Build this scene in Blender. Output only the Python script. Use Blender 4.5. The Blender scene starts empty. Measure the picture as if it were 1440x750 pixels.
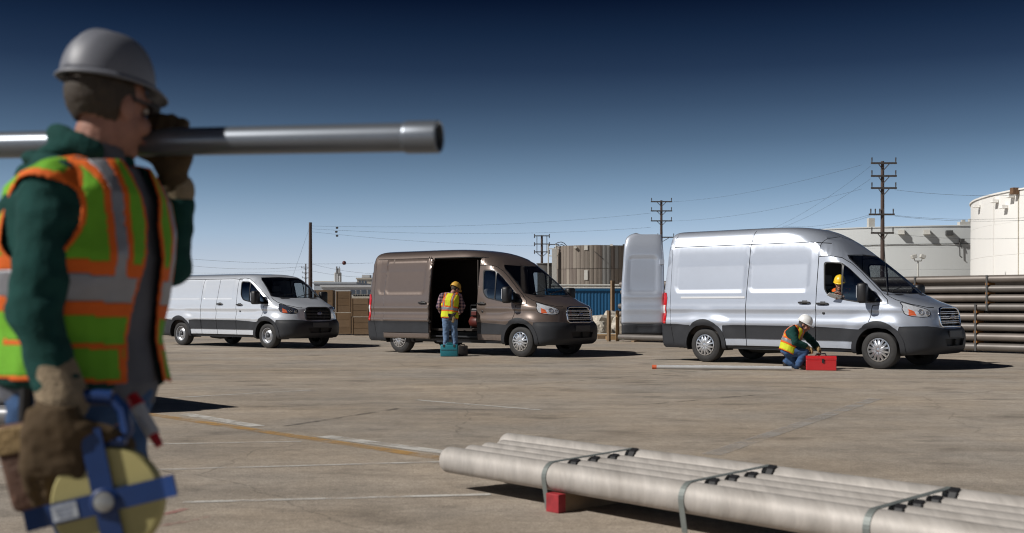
import bpy, bmesh, math, random
import numpy as np
from mathutils import Vector, Matrix, noise
from mathutils.geometry import delaunay_2d_cdt

scene = bpy.context.scene
R = math.radians
# ------------------------------------------------------------------ camera
FPX, HOR, CAMH = 1620.0, 427.0, 1.203          # focal length and horizon row in the 1440x750 photograph, eye height
cam_d = bpy.data.cameras.new('camera')
cam = bpy.data.objects.new('camera', cam_d)
scene.collection.objects.link(cam)
cam.location = (0, 0, CAMH)
cam.rotation_euler = (R(90), 0, 0)
cam_d.sensor_width = 36
cam_d.lens = FPX / 1440 * 36
cam_d.shift_y = (HOR - 375) / 1440
cam_d.clip_start, cam_d.clip_end = 0.1, 5000
cam_d.dof.use_dof = True
cam_d.dof.focus_distance = 24
cam_d.dof.aperture_fstop = 3.0
scene.camera = cam
# ------------------------------------------------------------------ sky and sun
SUN_EL = R(39)
SUN_DIR = Vector((1.0, 0.38, 0)).normalized()      # the way the light travels over the ground
world = bpy.data.worlds.new('World')
scene.world = world
world.use_nodes = True
wt = world.node_tree
for n in list(wt.nodes): wt.nodes.remove(n)
wo = wt.nodes.new('ShaderNodeOutputWorld'); bg = wt.nodes.new('ShaderNodeBackground')
sky = wt.nodes.new('ShaderNodeTexSky'); sky.sky_type = 'NISHITA'; sky.sun_disc = False
sky.sun_elevation = SUN_EL
sky.sun_rotation = math.atan2(-SUN_DIR.x, -SUN_DIR.y)
sky.altitude = 800; sky.air_density = 1.0; sky.dust_density = 0.6; sky.ozone_density = 2.0
geo = wt.nodes.new('ShaderNodeTexCoord'); sep = wt.nodes.new('ShaderNodeSeparateXYZ')
wt.links.new(geo.outputs['Generated'], sep.inputs[0])
ramp = wt.nodes.new('ShaderNodeValToRGB')          # deep polarised blue overhead, pale towards the horizon
mr = wt.nodes.new('ShaderNodeMapRange'); mr.inputs['From Max'].default_value = 0.4
wt.links.new(sep.outputs['Z'], mr.inputs['Value']); wt.links.new(mr.outputs[0], ramp.inputs[0])
SKY_STOPS = [(0.0, (1, 1, 1)), (1.0, (1, 1, 1))]
SKY_STOPS = [(0.0185, (1.0491, 1.1724, 1.6798)), (0.0725, (0.9844, 1.0013, 1.356)), (0.111, (0.9092, 0.9142, 1.1938)), (0.1494, (0.82, 0.8556, 1.0857)), (0.1954, (0.6946, 0.7356, 0.8943)), (0.2412, (0.5519, 0.6052, 0.7237)), (0.2942, (0.4227, 0.4702, 0.5498)), (0.3469, (0.2981, 0.3403, 0.4021)), (0.4214, (0.1763, 0.2105, 0.2639)), (0.4947, (0.086, 0.113, 0.1619)), (0.5666, (0.0436, 0.0683, 0.1098)), (0.6344, (0.0163, 0.0294, 0.0594)), (1.0, (0.009, 0.018, 0.042))]
el = ramp.color_ramp.elements
while len(el) < len(SKY_STOPS): el.new(0.5)
for e, (p, c) in zip(el, SKY_STOPS): e.position = p; e.color = (*c, 1)
mul = wt.nodes.new('ShaderNodeMixRGB'); mul.blend_type = 'MULTIPLY'; mul.inputs[0].default_value = 1
wt.links.new(sky.outputs[0], mul.inputs[1]); wt.links.new(ramp.outputs[0], mul.inputs[2])
wt.links.new(mul.outputs[0], bg.inputs[0]); wt.links.new(bg.outputs[0], wo.inputs[0])
bg.inputs[1].default_value = 0.10
sun_d = bpy.data.lights.new('sun', 'SUN'); sun_d.energy = 4.2; sun_d.angle = R(0.5); sun_d.color = (1.0, 0.965, 0.915)
sun = bpy.data.objects.new('sun', sun_d); scene.collection.objects.link(sun)
sv = Vector((SUN_DIR.x*math.cos(SUN_EL), SUN_DIR.y*math.cos(SUN_EL), -math.sin(SUN_EL)))
sun.rotation_euler = sv.to_track_quat('-Z', 'Y').to_euler()
sun.location = (-20, 0, 30)
vs = scene.view_settings
vs.view_transform = 'Standard'; vs.look = 'None'; vs.exposure = 0; vs.gamma = 1; vs.use_curve_mapping = False
scene.cycles.max_bounces = 8; scene.cycles.transparent_max_bounces = 16
scene.cycles.use_denoising = True
scene.cycles.pixel_filter_type = 'BLACKMAN_HARRIS'; scene.cycles.filter_width = 1.1

# ------------------------------------------------------------------ helpers
def px(x, y, z=0.0):
    """point at height z seen at photograph pixel (x, y)"""
    Y = FPX*(CAMH - z)/(y - HOR)
    return Vector(((x - 720)/FPX*Y, Y, z))
def pz(x, y, Y):
    return Vector(((x - 720)/FPX*Y, Y, CAMH - (y - HOR)/FPX*Y))

def lin(c):
    return tuple(((v/255+.055)/1.055)**2.4 if v/255 > .04045 else v/255/12.92 for v in c)

MATS = {}
def mat(name, col, rough=.5, metal=0., var=.12, scale=6., bump=0., bscale=60., coat=0., spec=.5, stretch=(1, 1, 1), dirt=0., emit=0., rotz=0.):
    if name in MATS: return MATS[name]
    m = bpy.data.materials.new(name); m.use_nodes = True
    nt = m.node_tree; b = nt.nodes['Principled BSDF']
    b.inputs['Roughness'].default_value = rough; b.inputs['Metallic'].default_value = metal
    b.inputs['Coat Weight'].default_value = coat; b.inputs['Coat Roughness'].default_value = .07
    b.inputs['Specular IOR Level'].default_value = spec
    b.inputs['Base Color'].default_value = (*col, 1)
    tc = nt.nodes.new('ShaderNodeTexCoord'); mp = nt.nodes.new('ShaderNodeMapping'); mp.inputs['Scale'].default_value = stretch; mp.inputs['Rotation'].default_value = (0, 0, rotz)
    nt.links.new(tc.outputs['Object'], mp.inputs[0])
    if var:
        n = nt.nodes.new('ShaderNodeTexNoise'); n.inputs['Scale'].default_value = scale; n.inputs['Detail'].default_value = 6; n.inputs['Roughness'].default_value = .65
        nt.links.new(mp.outputs[0], n.inputs['Vector'])
        r = nt.nodes.new('ShaderNodeMapRange'); r.inputs['From Min'].default_value = .3; r.inputs['From Max'].default_value = .7
        r.inputs['To Min'].default_value = 1-var; r.inputs['To Max'].default_value = 1+var
        nt.links.new(n.outputs[0], r.inputs['Value'])
        mx = nt.nodes.new('ShaderNodeMixRGB'); mx.blend_type = 'MULTIPLY'; mx.inputs[0].default_value = 1; mx.inputs[1].default_value = (*col, 1)
        nt.links.new(r.outputs[0], mx.inputs[2])
        out = mx.outputs[0]
        if dirt:
            n2 = nt.nodes.new('ShaderNodeTexNoise'); n2.inputs['Scale'].default_value = scale*.35; n2.inputs['Detail'].default_value = 8
            nt.links.new(mp.outputs[0], n2.inputs['Vector'])
            r2 = nt.nodes.new('ShaderNodeMapRange'); r2.inputs['From Min'].default_value = .5; r2.inputs['From Max'].default_value = .72; r2.inputs['To Max'].default_value = dirt
            nt.links.new(n2.outputs[0], r2.inputs['Value'])
            m2 = nt.nodes.new('ShaderNodeMixRGB'); m2.inputs[2].default_value = (.11, .085, .06, 1)
            nt.links.new(r2.outputs[0], m2.inputs[0]); nt.links.new(out, m2.inputs[1]); out = m2.outputs[0]
        nt.links.new(out, b.inputs['Base Color'])
    if bump:
        n = nt.nodes.new('ShaderNodeTexNoise'); n.inputs['Scale'].default_value = bscale; n.inputs['Detail'].default_value = 4
        nt.links.new(mp.outputs[0], n.inputs['Vector'])
        bp = nt.nodes.new('ShaderNodeBump'); bp.inputs['Strength'].default_value = bump; bp.inputs['Distance'].default_value = .02
        nt.links.new(n.outputs[0], bp.inputs['Height']); nt.links.new(bp.outputs[0], b.inputs['Normal'])
    if emit:
        b.inputs['Emission Color'].default_value = (*col, 1); b.inputs['Emission Strength'].default_value = emit
    MATS[name] = m
    return m

def glass(name, tint=(.25, .28, .3), mixf=.0):
    if name in MATS: return MATS[name]
    m = bpy.data.materials.new(name); m.use_nodes = True; nt = m.node_tree
    for n in list(nt.nodes): nt.nodes.remove(n)
    o = nt.nodes.new('ShaderNodeOutputMaterial'); t = nt.nodes.new('ShaderNodeBsdfTransparent'); t.inputs[0].default_value = (*tint, 1)
    g = nt.nodes.new('ShaderNodeBsdfGlossy'); g.inputs['Roughness'].default_value = .02
    fr = nt.nodes.new('ShaderNodeLayerWeight'); fr.inputs['Blend'].default_value = .5       # thin pane: same from both sides
    pw = nt.nodes.new('ShaderNodeMath'); pw.operation = 'POWER'; pw.inputs[1].default_value = 4.5
    ad = nt.nodes.new('ShaderNodeMath'); ad.operation = 'MULTIPLY_ADD'; ad.inputs[1].default_value = .9; ad.inputs[2].default_value = .05+mixf
    nt.links.new(fr.outputs['Facing'], pw.inputs[0]); nt.links.new(pw.outputs[0], ad.inputs[0])
    mx = nt.nodes.new('ShaderNodeMixShader')
    nt.links.new(ad.outputs[0], mx.inputs[0]); nt.links.new(t.outputs[0], mx.inputs[1]); nt.links.new(g.outputs[0], mx.inputs[2]); nt.links.new(mx.outputs[0], o.inputs[0])
    MATS[name] = m
    return m

def link(o, parent=None):
    scene.collection.objects.link(o)
    if parent is not None: o.parent = parent
    return o
def mesh_obj(name, verts, faces, m, parent=None, smooth=True, mats=None, fm=None):
    me = bpy.data.meshes.new(name)
    me.from_pydata([tuple(v) for v in verts], [], [tuple(int(i) for i in f) for f in faces])
    for q in (mats or [m]): me.materials.append(q)
    if fm is not None: me.polygons.foreach_set('material_index', np.asarray(fm, dtype=np.int32))
    me.polygons.foreach_set('use_smooth', [smooth]*len(me.polygons))
    me.update()
    return link(bpy.data.objects.new(name, me), parent)
def bm_obj(name, bm, m, parent=None, smooth=False, angle=None):
    me = bpy.data.meshes.new(name); bm.to_mesh(me); bm.free()
    me.materials.append(m)
    me.polygons.foreach_set('use_smooth', [smooth]*len(me.polygons))
    if angle is not None: me.set_sharp_from_angle(angle=R(angle))
    return link(bpy.data.objects.new(name, me), parent)
def empty(name, loc=(0, 0, 0), rz=0.):
    o = bpy.data.objects.new(name, None); o.empty_display_size = .1
    o.location = loc; o.rotation_euler = (0, 0, rz)
    return link(o)
def tag(o, label, cat, group=None):
    o['label'] = label; o['category'] = cat
    if group: o['group'] = group
    return o
def kind(o, k): o['kind'] = k; return o
def dup(o, parent=None, name=None):
    c = o.copy(); link(c)
    c.parent = parent
    for ch in o.children: dup(ch, c)
    return c

def add_box(bm, c, s, rot=None, bevel=0., taper=None):
    r = bmesh.ops.create_cube(bm, size=1.0)
    vs_ = r['verts']
    for v in vs_:
        v.co = Vector((v.co.x*s[0], v.co.y*s[1], v.co.z*s[2]))
        if taper and v.co.z > 0: v.co.x *= taper; v.co.y *= taper
    if bevel:
        es = list({e for v in vs_ for e in v.link_edges})
        rr = bmesh.ops.bevel(bm, geom=es, offset=bevel, segments=2, affect='EDGES', profile=.5)
        vs_ = list({v for f in rr['faces'] for v in f.verts} | {v for v in vs_ if v.is_valid})
    M = Matrix.Translation(c) @ (rot.to_4x4() if rot is not None else Matrix())
    for v in vs_: v.co = M @ v.co
    return vs_
def tube(bm, pts, rad, seg=10, caps=True, closed=False):
    pts = [Vector(p) for p in pts]; n = len(pts)
    rads = rad if hasattr(rad, '__len__') else [rad]*n
    rings = []; prev = None
    for i, p in enumerate(pts):
        if closed: d = pts[(i+1) % n] - pts[i-1]
        else: d = pts[min(i+1, n-1)] - pts[max(i-1, 0)]
        d.normalize()
        if prev is None:
            up = Vector((0, 0, 1)) if abs(d.z) < .9 else Vector((1, 0, 0))
            a = d.cross(up).normalized()
        else: a = (prev - d*prev.dot(d)).normalized()
        prev = a; b = d.cross(a)
        rings.append([bm.verts.new(p + (a*math.cos(t) + b*math.sin(t))*rads[i]) for t in [2*math.pi*k/seg for k in range(seg)]])
    for i in range(n if closed else n-1):
        A, B = rings[i], rings[(i+1) % n]
        for k in range(seg):
            f = bm.faces.new((A[k], A[(k+1) % seg], B[(k+1) % seg], B[k])); f.smooth = True
    if caps and not closed:
        bm.faces.new(rings[0][::-1]); bm.faces.new(rings[-1])
    return rings
def lathe(bm, prof, seg=32, M=None, a0=0, a1=2*math.pi):
    """prof: list of (r, h) about local z"""
    full = abs(a1-a0-2*math.pi) < 1e-6; k = seg if full else seg+1
    rings = []
    for r, h in prof:
        ring = []
        for i in range(k):
            t = a0+(a1-a0)*i/seg
            v = Vector((r*math.cos(t), r*math.sin(t), h))
            ring.append(bm.verts.new(M @ v if M else v))
        rings.append(ring)
    for a, b in zip(rings, rings[1:]):
        for i in range(seg):
            j = (i+1) % k
            try: bm.faces.new((a[i], a[j], b[j], b[i]))
            except ValueError: pass
    return rings
def axis_m(p, d, roll=None):
    d = Vector(d).normalized()
    return Matrix.Translation(p) @ d.to_track_quat('Z', 'Y').to_matrix().to_4x4()
def obj_tube(name, pts, rad, m, parent=None, seg=10, caps=True, closed=False):
    bm = bmesh.new(); tube(bm, pts, rad, seg, caps, closed)
    o = bm_obj(name, bm, m, parent, True, 40)
    return o
def obj_box(name, c, s, m, parent=None, rot=None, bevel=0., taper=None):
    bm = bmesh.new(); add_box(bm, c, s, rot, bevel, taper)
    return bm_obj(name, bm, m, parent)
def obj_lathe(name, prof, m, parent=None, M=None, seg=32, angle=35):
    bm = bmesh.new(); lathe(bm, prof, seg, M)
    bmesh.ops.remove_doubles(bm, verts=bm.verts, dist=1e-6)
    bmesh.ops.recalc_face_normals(bm, faces=bm.faces)
    return bm_obj(name, bm, m, parent, True, angle)
def text_mesh(name, body, size, m, parent, M, extrude=.002, shear=0., bold=0.):
    cu = bpy.data.curves.new(name, 'FONT'); cu.body = body; cu.size = size; cu.align_x = 'CENTER'; cu.align_y = 'CENTER'
    cu.extrude = extrude; cu.shear = shear; cu.offset = bold; cu.resolution_u = 3
    t = bpy.data.objects.new(name, cu); scene.collection.objects.link(t)
    dg = bpy.context.evaluated_depsgraph_get()
    me = bpy.data.meshes.new_from_object(t.evaluated_get(dg))
    bpy.data.objects.remove(t); me.materials.clear(); me.materials.append(m)
    me.transform(M)
    return link(bpy.data.objects.new(name, me), parent)
# ================================================================== ground and paint
def asphalt():
    m = bpy.data.materials.new('worn_asphalt'); m.use_nodes = True; nt = m.node_tree; b = nt.nodes['Principled BSDF']
    N = nt.nodes.new; Lk = nt.links.new
    tc = N('ShaderNodeTexCoord')
    def noi(scale, det=6, rough=.6, st=(1, 1, 1), off=(0, 0, 0)):
        mp = N('ShaderNodeMapping'); mp.inputs['Scale'].default_value = st; mp.inputs['Location'].default_value = off; Lk(tc.outputs['Object'], mp.inputs[0])
        n = N('ShaderNodeTexNoise'); n.inputs['Scale'].default_value = scale; n.inputs['Detail'].default_value = det; n.inputs['Roughness'].default_value = rough
        Lk(mp.outputs[0], n.inputs['Vector']); return n.outputs[0]
    def rng(v, a, b_, c, d):
        r = N('ShaderNodeMapRange'); r.inputs[1].default_value = a; r.inputs[2].default_value = b_; r.inputs[3].default_value = c; r.inputs[4].default_value = d; Lk(v, r.inputs[0]); return r.outputs[0]
    def mulv(a, b_):
        k = N('ShaderNodeMath'); k.operation = 'MULTIPLY'; Lk(a, k.inputs[0]); Lk(b_, k.inputs[1]); return k.outputs[0]
    big = rng(noi(.22, 7, .62), .3, .7, .80, 1.16)
    streak = rng(noi(.55, 7, .7, (.22, 1.7, 1), (3, 7, 0)), .32, .68, .78, 1.16)
    mid = rng(noi(3.2, 8, .75), .3, .7, .80, 1.16)
    fine = rng(noi(70, 3, .85), .28, .72, .55, 1.45)
    grit = rng(noi(17, 5, .85), .28, .72, .74, 1.26)
    blot = rng(noi(.9, 5, .55, (1, 1.6, 1), (11, 2, 0)), .57, .72, 1.0, .58)      # oil and tyre stains
    v = mulv(mulv(mulv(big, streak), mulv(mid, fine)), mulv(grit, blot))
    hue = N('ShaderNodeMixRGB'); hue.inputs[1].default_value = (.385, .318, .248, 1); hue.inputs[2].default_value = (.335, .297, .255, 1)
    Lk(rng(noi(.35, 4), .35, .65, 0, 1), hue.inputs[0])
    mx = N('ShaderNodeMixRGB'); mx.blend_type = 'MULTIPLY'; mx.inputs[0].default_value = 1; Lk(hue.outputs[0], mx.inputs[1]); Lk(v, mx.inputs[2])
    # hairline cracks
    vo = N('ShaderNodeTexVoronoi'); vo.feature = 'DISTANCE_TO_EDGE'; vo.inputs['Scale'].default_value = .16
    w = N('ShaderNodeMapping'); Lk(tc.outputs['Object'], w.inputs[0])
    wn = N('ShaderNodeTexNoise'); wn.inputs['Scale'].default_value = 1.2; wn.inputs['Detail'].default_value = 8; Lk(tc.outputs['Object'], wn.inputs['Vector'])
    wa = N('ShaderNodeMixRGB'); wa.blend_type = 'ADD'; wa.inputs[0].default_value = .5; Lk(w.outputs[0], wa.inputs[1]); Lk(wn.outputs[1], wa.inputs[2]); Lk(wa.outputs[0], vo.inputs['Vector'])
    ck = rng(vo.outputs['Distance'], .0, .0022, .72, 1.0)
    m2 = N('ShaderNodeMixRGB'); m2.blend_type = 'MULTIPLY'; m2.inputs[0].default_value = 1; Lk(mx.outputs[0], m2.inputs[1]); Lk(ck, m2.inputs[2])
    Lk(m2.outputs[0], b.inputs['Base Color'])
    b.inputs['Roughness'].default_value = .92; b.inputs['Specular IOR Level'].default_value = .25
    bp = N('ShaderNodeBump'); bp.inputs['Strength'].default_value = .5; bp.inputs['Distance'].default_value = .006
    Lk(noi(120, 4, .7), bp.inputs['Height']); Lk(bp.outputs[0], b.inputs['Normal'])
    return m
kind(mesh_obj('ground', [(-2500, -60, 0), (2500, -60, 0), (2500, 3500, 0), (-2500, 3500, 0)], [(0, 1, 2, 3)], asphalt(), smooth=False), 'structure')

def worn_paint(name, col, lo=.45, hi=.62, amount=.85):
    m = bpy.data.materials.new(name); m.use_nodes = True; nt = m.node_tree; b = nt.nodes['Principled BSDF']
    b.inputs['Base Color'].default_value = (*col, 1); b.inputs['Roughness'].default_value = .85
    o = nt.nodes['Material Output']; t = nt.nodes.new('ShaderNodeBsdfTransparent'); mx = nt.nodes.new('ShaderNodeMixShader')
    tc = nt.nodes.new('ShaderNodeTexCoord'); n = nt.nodes.new('ShaderNodeTexNoise'); n.inputs['Scale'].default_value = 2.6; n.inputs['Detail'].default_value = 9; n.inputs['Roughness'].default_value = .75
    nt.links.new(tc.outputs['Object'], n.inputs['Vector'])
    r = nt.nodes.new('ShaderNodeMapRange'); r.inputs[1].default_value = lo; r.inputs[2].default_value = hi; r.inputs[4].default_value = amount
    nt.links.new(n.outputs[0], r.inputs[0]); nt.links.new(r.outputs[0], mx.inputs[0]); nt.links.new(t.outputs[0], mx.inputs[1]); nt.links.new(b.outputs[0], mx.inputs[2]); nt.links.new(mx.outputs[0], o.inputs[0])
    return m
P_WHITE = worn_paint('worn_white_paint', (.62, .60, .56), .36, .56, .85)
P_WHITE2 = worn_paint('faded_white_paint', (.60, .58, .54), .36, .60, .8)
P_YELL = worn_paint('worn_yellow_paint', (.50, .29, .09), .36, .60, .78)
P_PINK = worn_paint('pink_survey_paint', (.42, .16, .15), .42, .62, .6)
P_SEALER = worn_paint('grey_crack_filler', (.43, .41, .385), .36, .6, .6)
P_TAR = worn_paint('dark_tar_seam', (.07, .065, .06), .44, .62, .6)
def gline(a, b, w, m, name='painted_line'):
    A, Bq = px(*a), px(*b); d = (Bq-A).normalized(); n = Vector((-d.y, d.x, 0))*w/2
    k = max(2, int((Bq-A).length/.4)); v = []
    for i in range(k+1):
        p = A.lerp(Bq, i/k); j = .012*math.sin(i*1.7)
        v += [p+n*(1+j)+Vector((0, 0, .004)), p-n*(1+j)+Vector((0, 0, .004))]
    o = mesh_obj(name, v, [(2*i, 2*i+1, 2*i+3, 2*i+2) for i in range(k)], m, smooth=False)
    return kind(o, 'structure')
gline((257, 707), (690, 696), .07, P_WHITE)
gline((120, 664), (624, 650), .07, P_WHITE2)
gline((60, 628), (424, 621.5), .07, P_WHITE2)
gline((-60, 632), (66, 628), .07, P_WHITE2)
gline((-60, 661), (70, 653), .09, P_WHITE2)
gline((258, 582.5), (362, 600), .17, P_WHITE)
gline((455, 614), (650, 640), .17, P_WHITE)
gline((190, 580), (640, 648), .15, P_YELL)
gline((1000, 640), (1232, 561), .17, P_SEALER, 'filled_seam')
gline((240, 560), (440, 549), .10, P_WHITE2)
gline((585, 563), (760, 577), .10, P_WHITE2)
gline((400, 600), (560, 575), .08, P_TAR, 'tar_seam')
gline((880, 572), (1060, 556), .08, P_TAR, 'tar_seam')
gline((700, 545), (1010, 520), .06, P_TAR, 'tar_seam')
gline((225, 726), (262, 716), .06, P_PINK, 'survey_mark'); gline((218, 742), (298, 727), .06, P_PINK, 'survey_mark')
# ================================================================== the vans
def pchip(xk, yk):
    xk = np.asarray(xk, float); yk = np.asarray(yk, float)
    h = np.diff(xk); d = np.diff(yk)/h
    m = np.zeros(len(xk))
    for i in range(1, len(xk)-1):
        if d[i-1]*d[i] > 0:
            w1 = 2*h[i]+h[i-1]; w2 = h[i]+2*h[i-1]
            m[i] = (w1+w2)/(w1/d[i-1]+w2/d[i])
    m[0], m[-1] = d[0], d[-1]
    def f(x):
        x = np.clip(np.asarray(x, float), xk[0], xk[-1])
        i = np.clip(np.searchsorted(xk, x)-1, 0, len(h)-1)
        t = (x-xk[i])/h[i]
        return ((1+2*t)*(1-t)**2*yk[i] + t*(1-t)**2*h[i]*m[i] + t*t*(3-2*t)*yk[i+1] + t*t*(t-1)*h[i]*m[i+1])
    return f
def in_poly(P, pts):
    x, y = pts[:, 0], pts[:, 1]; c = np.zeros(len(pts), bool)
    n = len(P); j = n-1
    for i in range(n):
        xi, yi = P[i]; xj, yj = P[j]
        if yi != yj:
            k = ((yi > y) != (yj > y)) & (x < (xj-xi)*(y-yi)/(yj-yi)+xi)
            c ^= k
        j = i
    return c
def sst(a, b, x):
    t = np.clip((x-a)/(b-a), 0, 1); return t*t*(3-2*t)
def rrect_sd(x, z, x0, x1, z0, z1, r):
    cx, cz = (x0+x1)/2, (z0+z1)/2; hx, hz = (x1-x0)/2-r, (z1-z0)/2-r
    qx, qz = np.abs(x-cx)-hx, np.abs(z-cz)-hz
    return np.hypot(np.maximum(qx, 0), np.maximum(qz, 0)) + np.minimum(np.maximum(qx, qz), 0) - r

ROOF = {
 'high':   dict(zt=2.74, gut=2.385, W=[(2.0,.925),(2.2,.9),(2.36,.873),(2.385,.856),(2.5,.82),(2.58,.785),(2.65,.72),(2.70,.60),(2.725,.44),(2.737,.24),(2.74,.004)],
           L=[(2.13,-.74),(2.38,-1.04),(2.55,-1.32),(2.64,-1.53),(2.70,-1.78),(2.725,-2.05),(2.737,-2.5),(2.74,-2.9)]),
 'medium': dict(zt=2.52, gut=2.29, W=[(2.0,.925),(2.2,.893),(2.27,.88),(2.29,.862),(2.36,.82),(2.42,.74),(2.47,.59),(2.5,.4),(2.515,.2),(2.52,.004)],
           L=[(2.08,-.70),(2.2,-.86),(2.3,-1.05),(2.38,-1.28),(2.45,-1.6),(2.49,-1.95),(2.512,-2.4),(2.52,-2.8)]),
 'low':    dict(zt=2.10, gut=1.93, W=[(1.78,.945),(1.9,.91),(1.92,.9),(1.935,.885),(1.98,.84),(2.03,.73),(2.065,.57),(2.085,.4),(2.096,.2),(2.10,.004)],
           L=[(1.95,-.57),(2.0,-.66),(2.04,-.8),(2.07,-1.02),(2.085,-1.4),(2.096,-2.0),(2.10,-2.6)]),
}
WB = 3.75
class Body:
    KF, KR = 1.35, 1.05
    def __init__(s, kind_):
        r = ROOF[kind_]; s.kind = kind_; s.zt, s.gut = r['zt'], r['gut']
        W = [(.28,.95),(.36,.99),(.5,1.0),(.6,1.005),(.70,1.01),(.76,1.018),(.80,1.036),(.845,1.034),(.93,1.016),(1.0,1.011),(1.04,1.016),(1.08,1.031),(1.125,1.029),(1.2,1.018),(1.3,1.008),(1.4,1.0),(1.6,.977)] + r['W']
        s.W = pchip(*zip(*W))
        L = [(.28,.90),(.34,.98),(.42,1.01),(.6,1.015),(.72,.985),(.78,.96),(.96,.945),(1.08,.915),(1.13,.87),(1.165,.79),(1.2,.69),(1.26,.5),(1.33,.30),(1.39,.135),(1.45,.065)] + r['L']
        s.L = pchip(*zip(*L))
        s.D = pchip([.28,.7,.8,1.1,1.2,1.33,1.39,1.6,2.0,2.4,2.75],[.72,.74,.82,.85,.8,.62,.52,.48,.5,.65,.7])
        s.N = pchip([.28,.7,.8,1.1,1.25,1.39,1.6,2.0,2.4,2.75],[3.0,3.0,2.6,2.5,3.0,4.4,4.6,4.2,3.2,2.8])
        zt = s.zt
        s.XR = pchip([.28,.36,.74,.8,1.4,2.0,zt-.10,zt-.02,zt],[-4.82,-4.87,-4.88,-4.85,-4.84,-4.81,-4.77,-4.72,-4.55])
        s.DR, s.NR = .11, 2.6
    def U0(s, z): return s.L(z)-s.D(z)
    def R0(s, z): return s.XR(z)+s.DR
    def _wrap(s, W, D, n, K=56):
        al = np.linspace(0, math.pi/2, K)[None, :]
        W = np.maximum(W, 1e-4)[:, None]; D = D[:, None]; n = n[:, None]
        r = ((np.cos(al)/W)**n + (np.sin(al)/D)**n)**(-1/n)
        x, y = r*np.sin(al), r*np.cos(al); x[:, 0] = 0; y[:, -1] = 0
        sl = np.concatenate([np.zeros((len(W), 1)), np.cumsum(np.hypot(np.diff(x), np.diff(y)), 1)], 1)
        return x, y, sl/sl[:, -1:]
    @staticmethod
    def _lerp(xs, ys, v):
        """rowwise interpolation, xs increasing"""
        K = xs.shape[1]
        i = np.clip((xs <= v[:, None]).sum(1)-1, 0, K-2); r = np.arange(len(v))
        a, b = xs[r, i], xs[r, i+1]
        t = np.clip((v-a)/np.maximum(b-a, 1e-12), 0, 1)
        return ys[r, i]*(1-t)+ys[r, i+1]*t
    def xy(s, u, z):
        u = np.asarray(u, float); z = np.asarray(z, float)
        U0, R0, W = s.U0(z), s.R0(z), s.W(z)
        x = u.copy(); y = W.copy()
        f = u > U0
        if f.any():
            X, Y, S = s._wrap(W[f], s.D(z[f]), s.N(z[f])); t = (u[f]-U0[f])/s.KF
            x[f] = U0[f]+s._lerp(S, X, t); y[f] = s._lerp(S, Y, t)
        f = u < R0
        if f.any():
            o = np.ones(f.sum())
            X, Y, S = s._wrap(W[f], o*s.DR, o*s.NR); t = (R0[f]-u[f])/s.KR
            x[f] = R0[f]-s._lerp(S, X, t); y[f] = s._lerp(S, Y, t)
        return x, y
    def ux(s, x, z):      # side view (x, z) -> u
        x = np.asarray(x, float); z = np.asarray(z, float); u = x.copy(); U0, R0 = s.U0(z), s.R0(z)
        f = x > U0
        if f.any():
            X, Y, S = s._wrap(s.W(z[f]), s.D(z[f]), s.N(z[f]))
            u[f] = U0[f]+s.KF*s._lerp(X, S, x[f]-U0[f])
        f = x < R0
        if f.any():
            o = np.ones(f.sum()); X, Y, S = s._wrap(s.W(z[f]), o*s.DR, o*s.NR)
            u[f] = R0[f]-s.KR*s._lerp(X, S, R0[f]-x[f])
        return u
    def uy(s, y, z, rear=False):      # front view (|y|, z) -> u
        y = np.asarray(y, float); z = np.asarray(z, float)
        o = np.ones(len(y))
        X, Y, S = s._wrap(s.W(z), o*s.DR if rear else s.D(z), o*s.NR if rear else s.N(z))
        t = s._lerp(-Y, S, -y)
        return s.R0(z)-s.KR*t if rear else s.U0(z)+s.KF*t
    def disp(s, x, y, z):
        """outward relief of the pressed panels, flares and so on (metres along the normal)"""
        d = np.zeros(len(x))
        side = np.abs(y) > .6
        for cx in (0., -WB):                          # swollen wings round the wheels
            r = np.hypot(x-cx, (z-.36)*1.0)
            d += .028*side*sst(.80, .56, r)*(z > .3)
        if s.kind == 'low':
            boxes = [(-4.55, -2.84, 1.36, 1.84), (-2.70, -1.42, 1.36, 1.84)]
        else:
            zt = 2.165 if s.kind == 'high' else 2.15
            boxes = [(-4.49, -2.82, 1.435, zt), (-2.72, -1.42, 1.435, zt)]
        for b in boxes:
            sd = rrect_sd(x, z, *b, .13 if s.kind != 'low' else .05)
            d -= .016*side*sst(.012, -.028, sd)
        return d
    def point(s, u, z, off=0., want_n=False):
        x, y = s.xy(u, z)
        e = 2e-3
        xa, ya = s.xy(u+e, z); zb = np.clip(z+e, .28, s.zt); xb, yb = s.xy(u, zb); za = np.clip(z-e, .28, s.zt); xc, yc = s.xy(u, za); xd, yd = s.xy(u-e, z)
        tu = np.stack([xa-xd, ya-yd, 0*x], 1); tz = np.stack([xb-xc, yb-yc, zb-za], 1)
        n = np.cross(tu, tz); n /= np.maximum(np.linalg.norm(n, axis=1), 1e-9)[:, None]
        n *= -1.0                                      # outward on the y > 0 half
        flip = (n[:, 1] < -1e-3); n[flip] *= -1
        dd = s.disp(x, y, z) + off
        if want_n: return np.stack([x, y, z], 1) + n*dd[:, None], n
        return np.stack([x, y, z], 1) + n*dd[:, None]
    def top(s, x, y):
        lo, hi = 1.0, s.zt
        for _ in range(40):
            m = (lo+hi)/2
            _, yy = s.xy(s.ux(np.array([x]), np.array([m])), np.array([m]))
            ok = x <= s.L(m) and yy[0] >= abs(y)
            if ok: lo = m
            else: hi = m
        return lo

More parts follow.
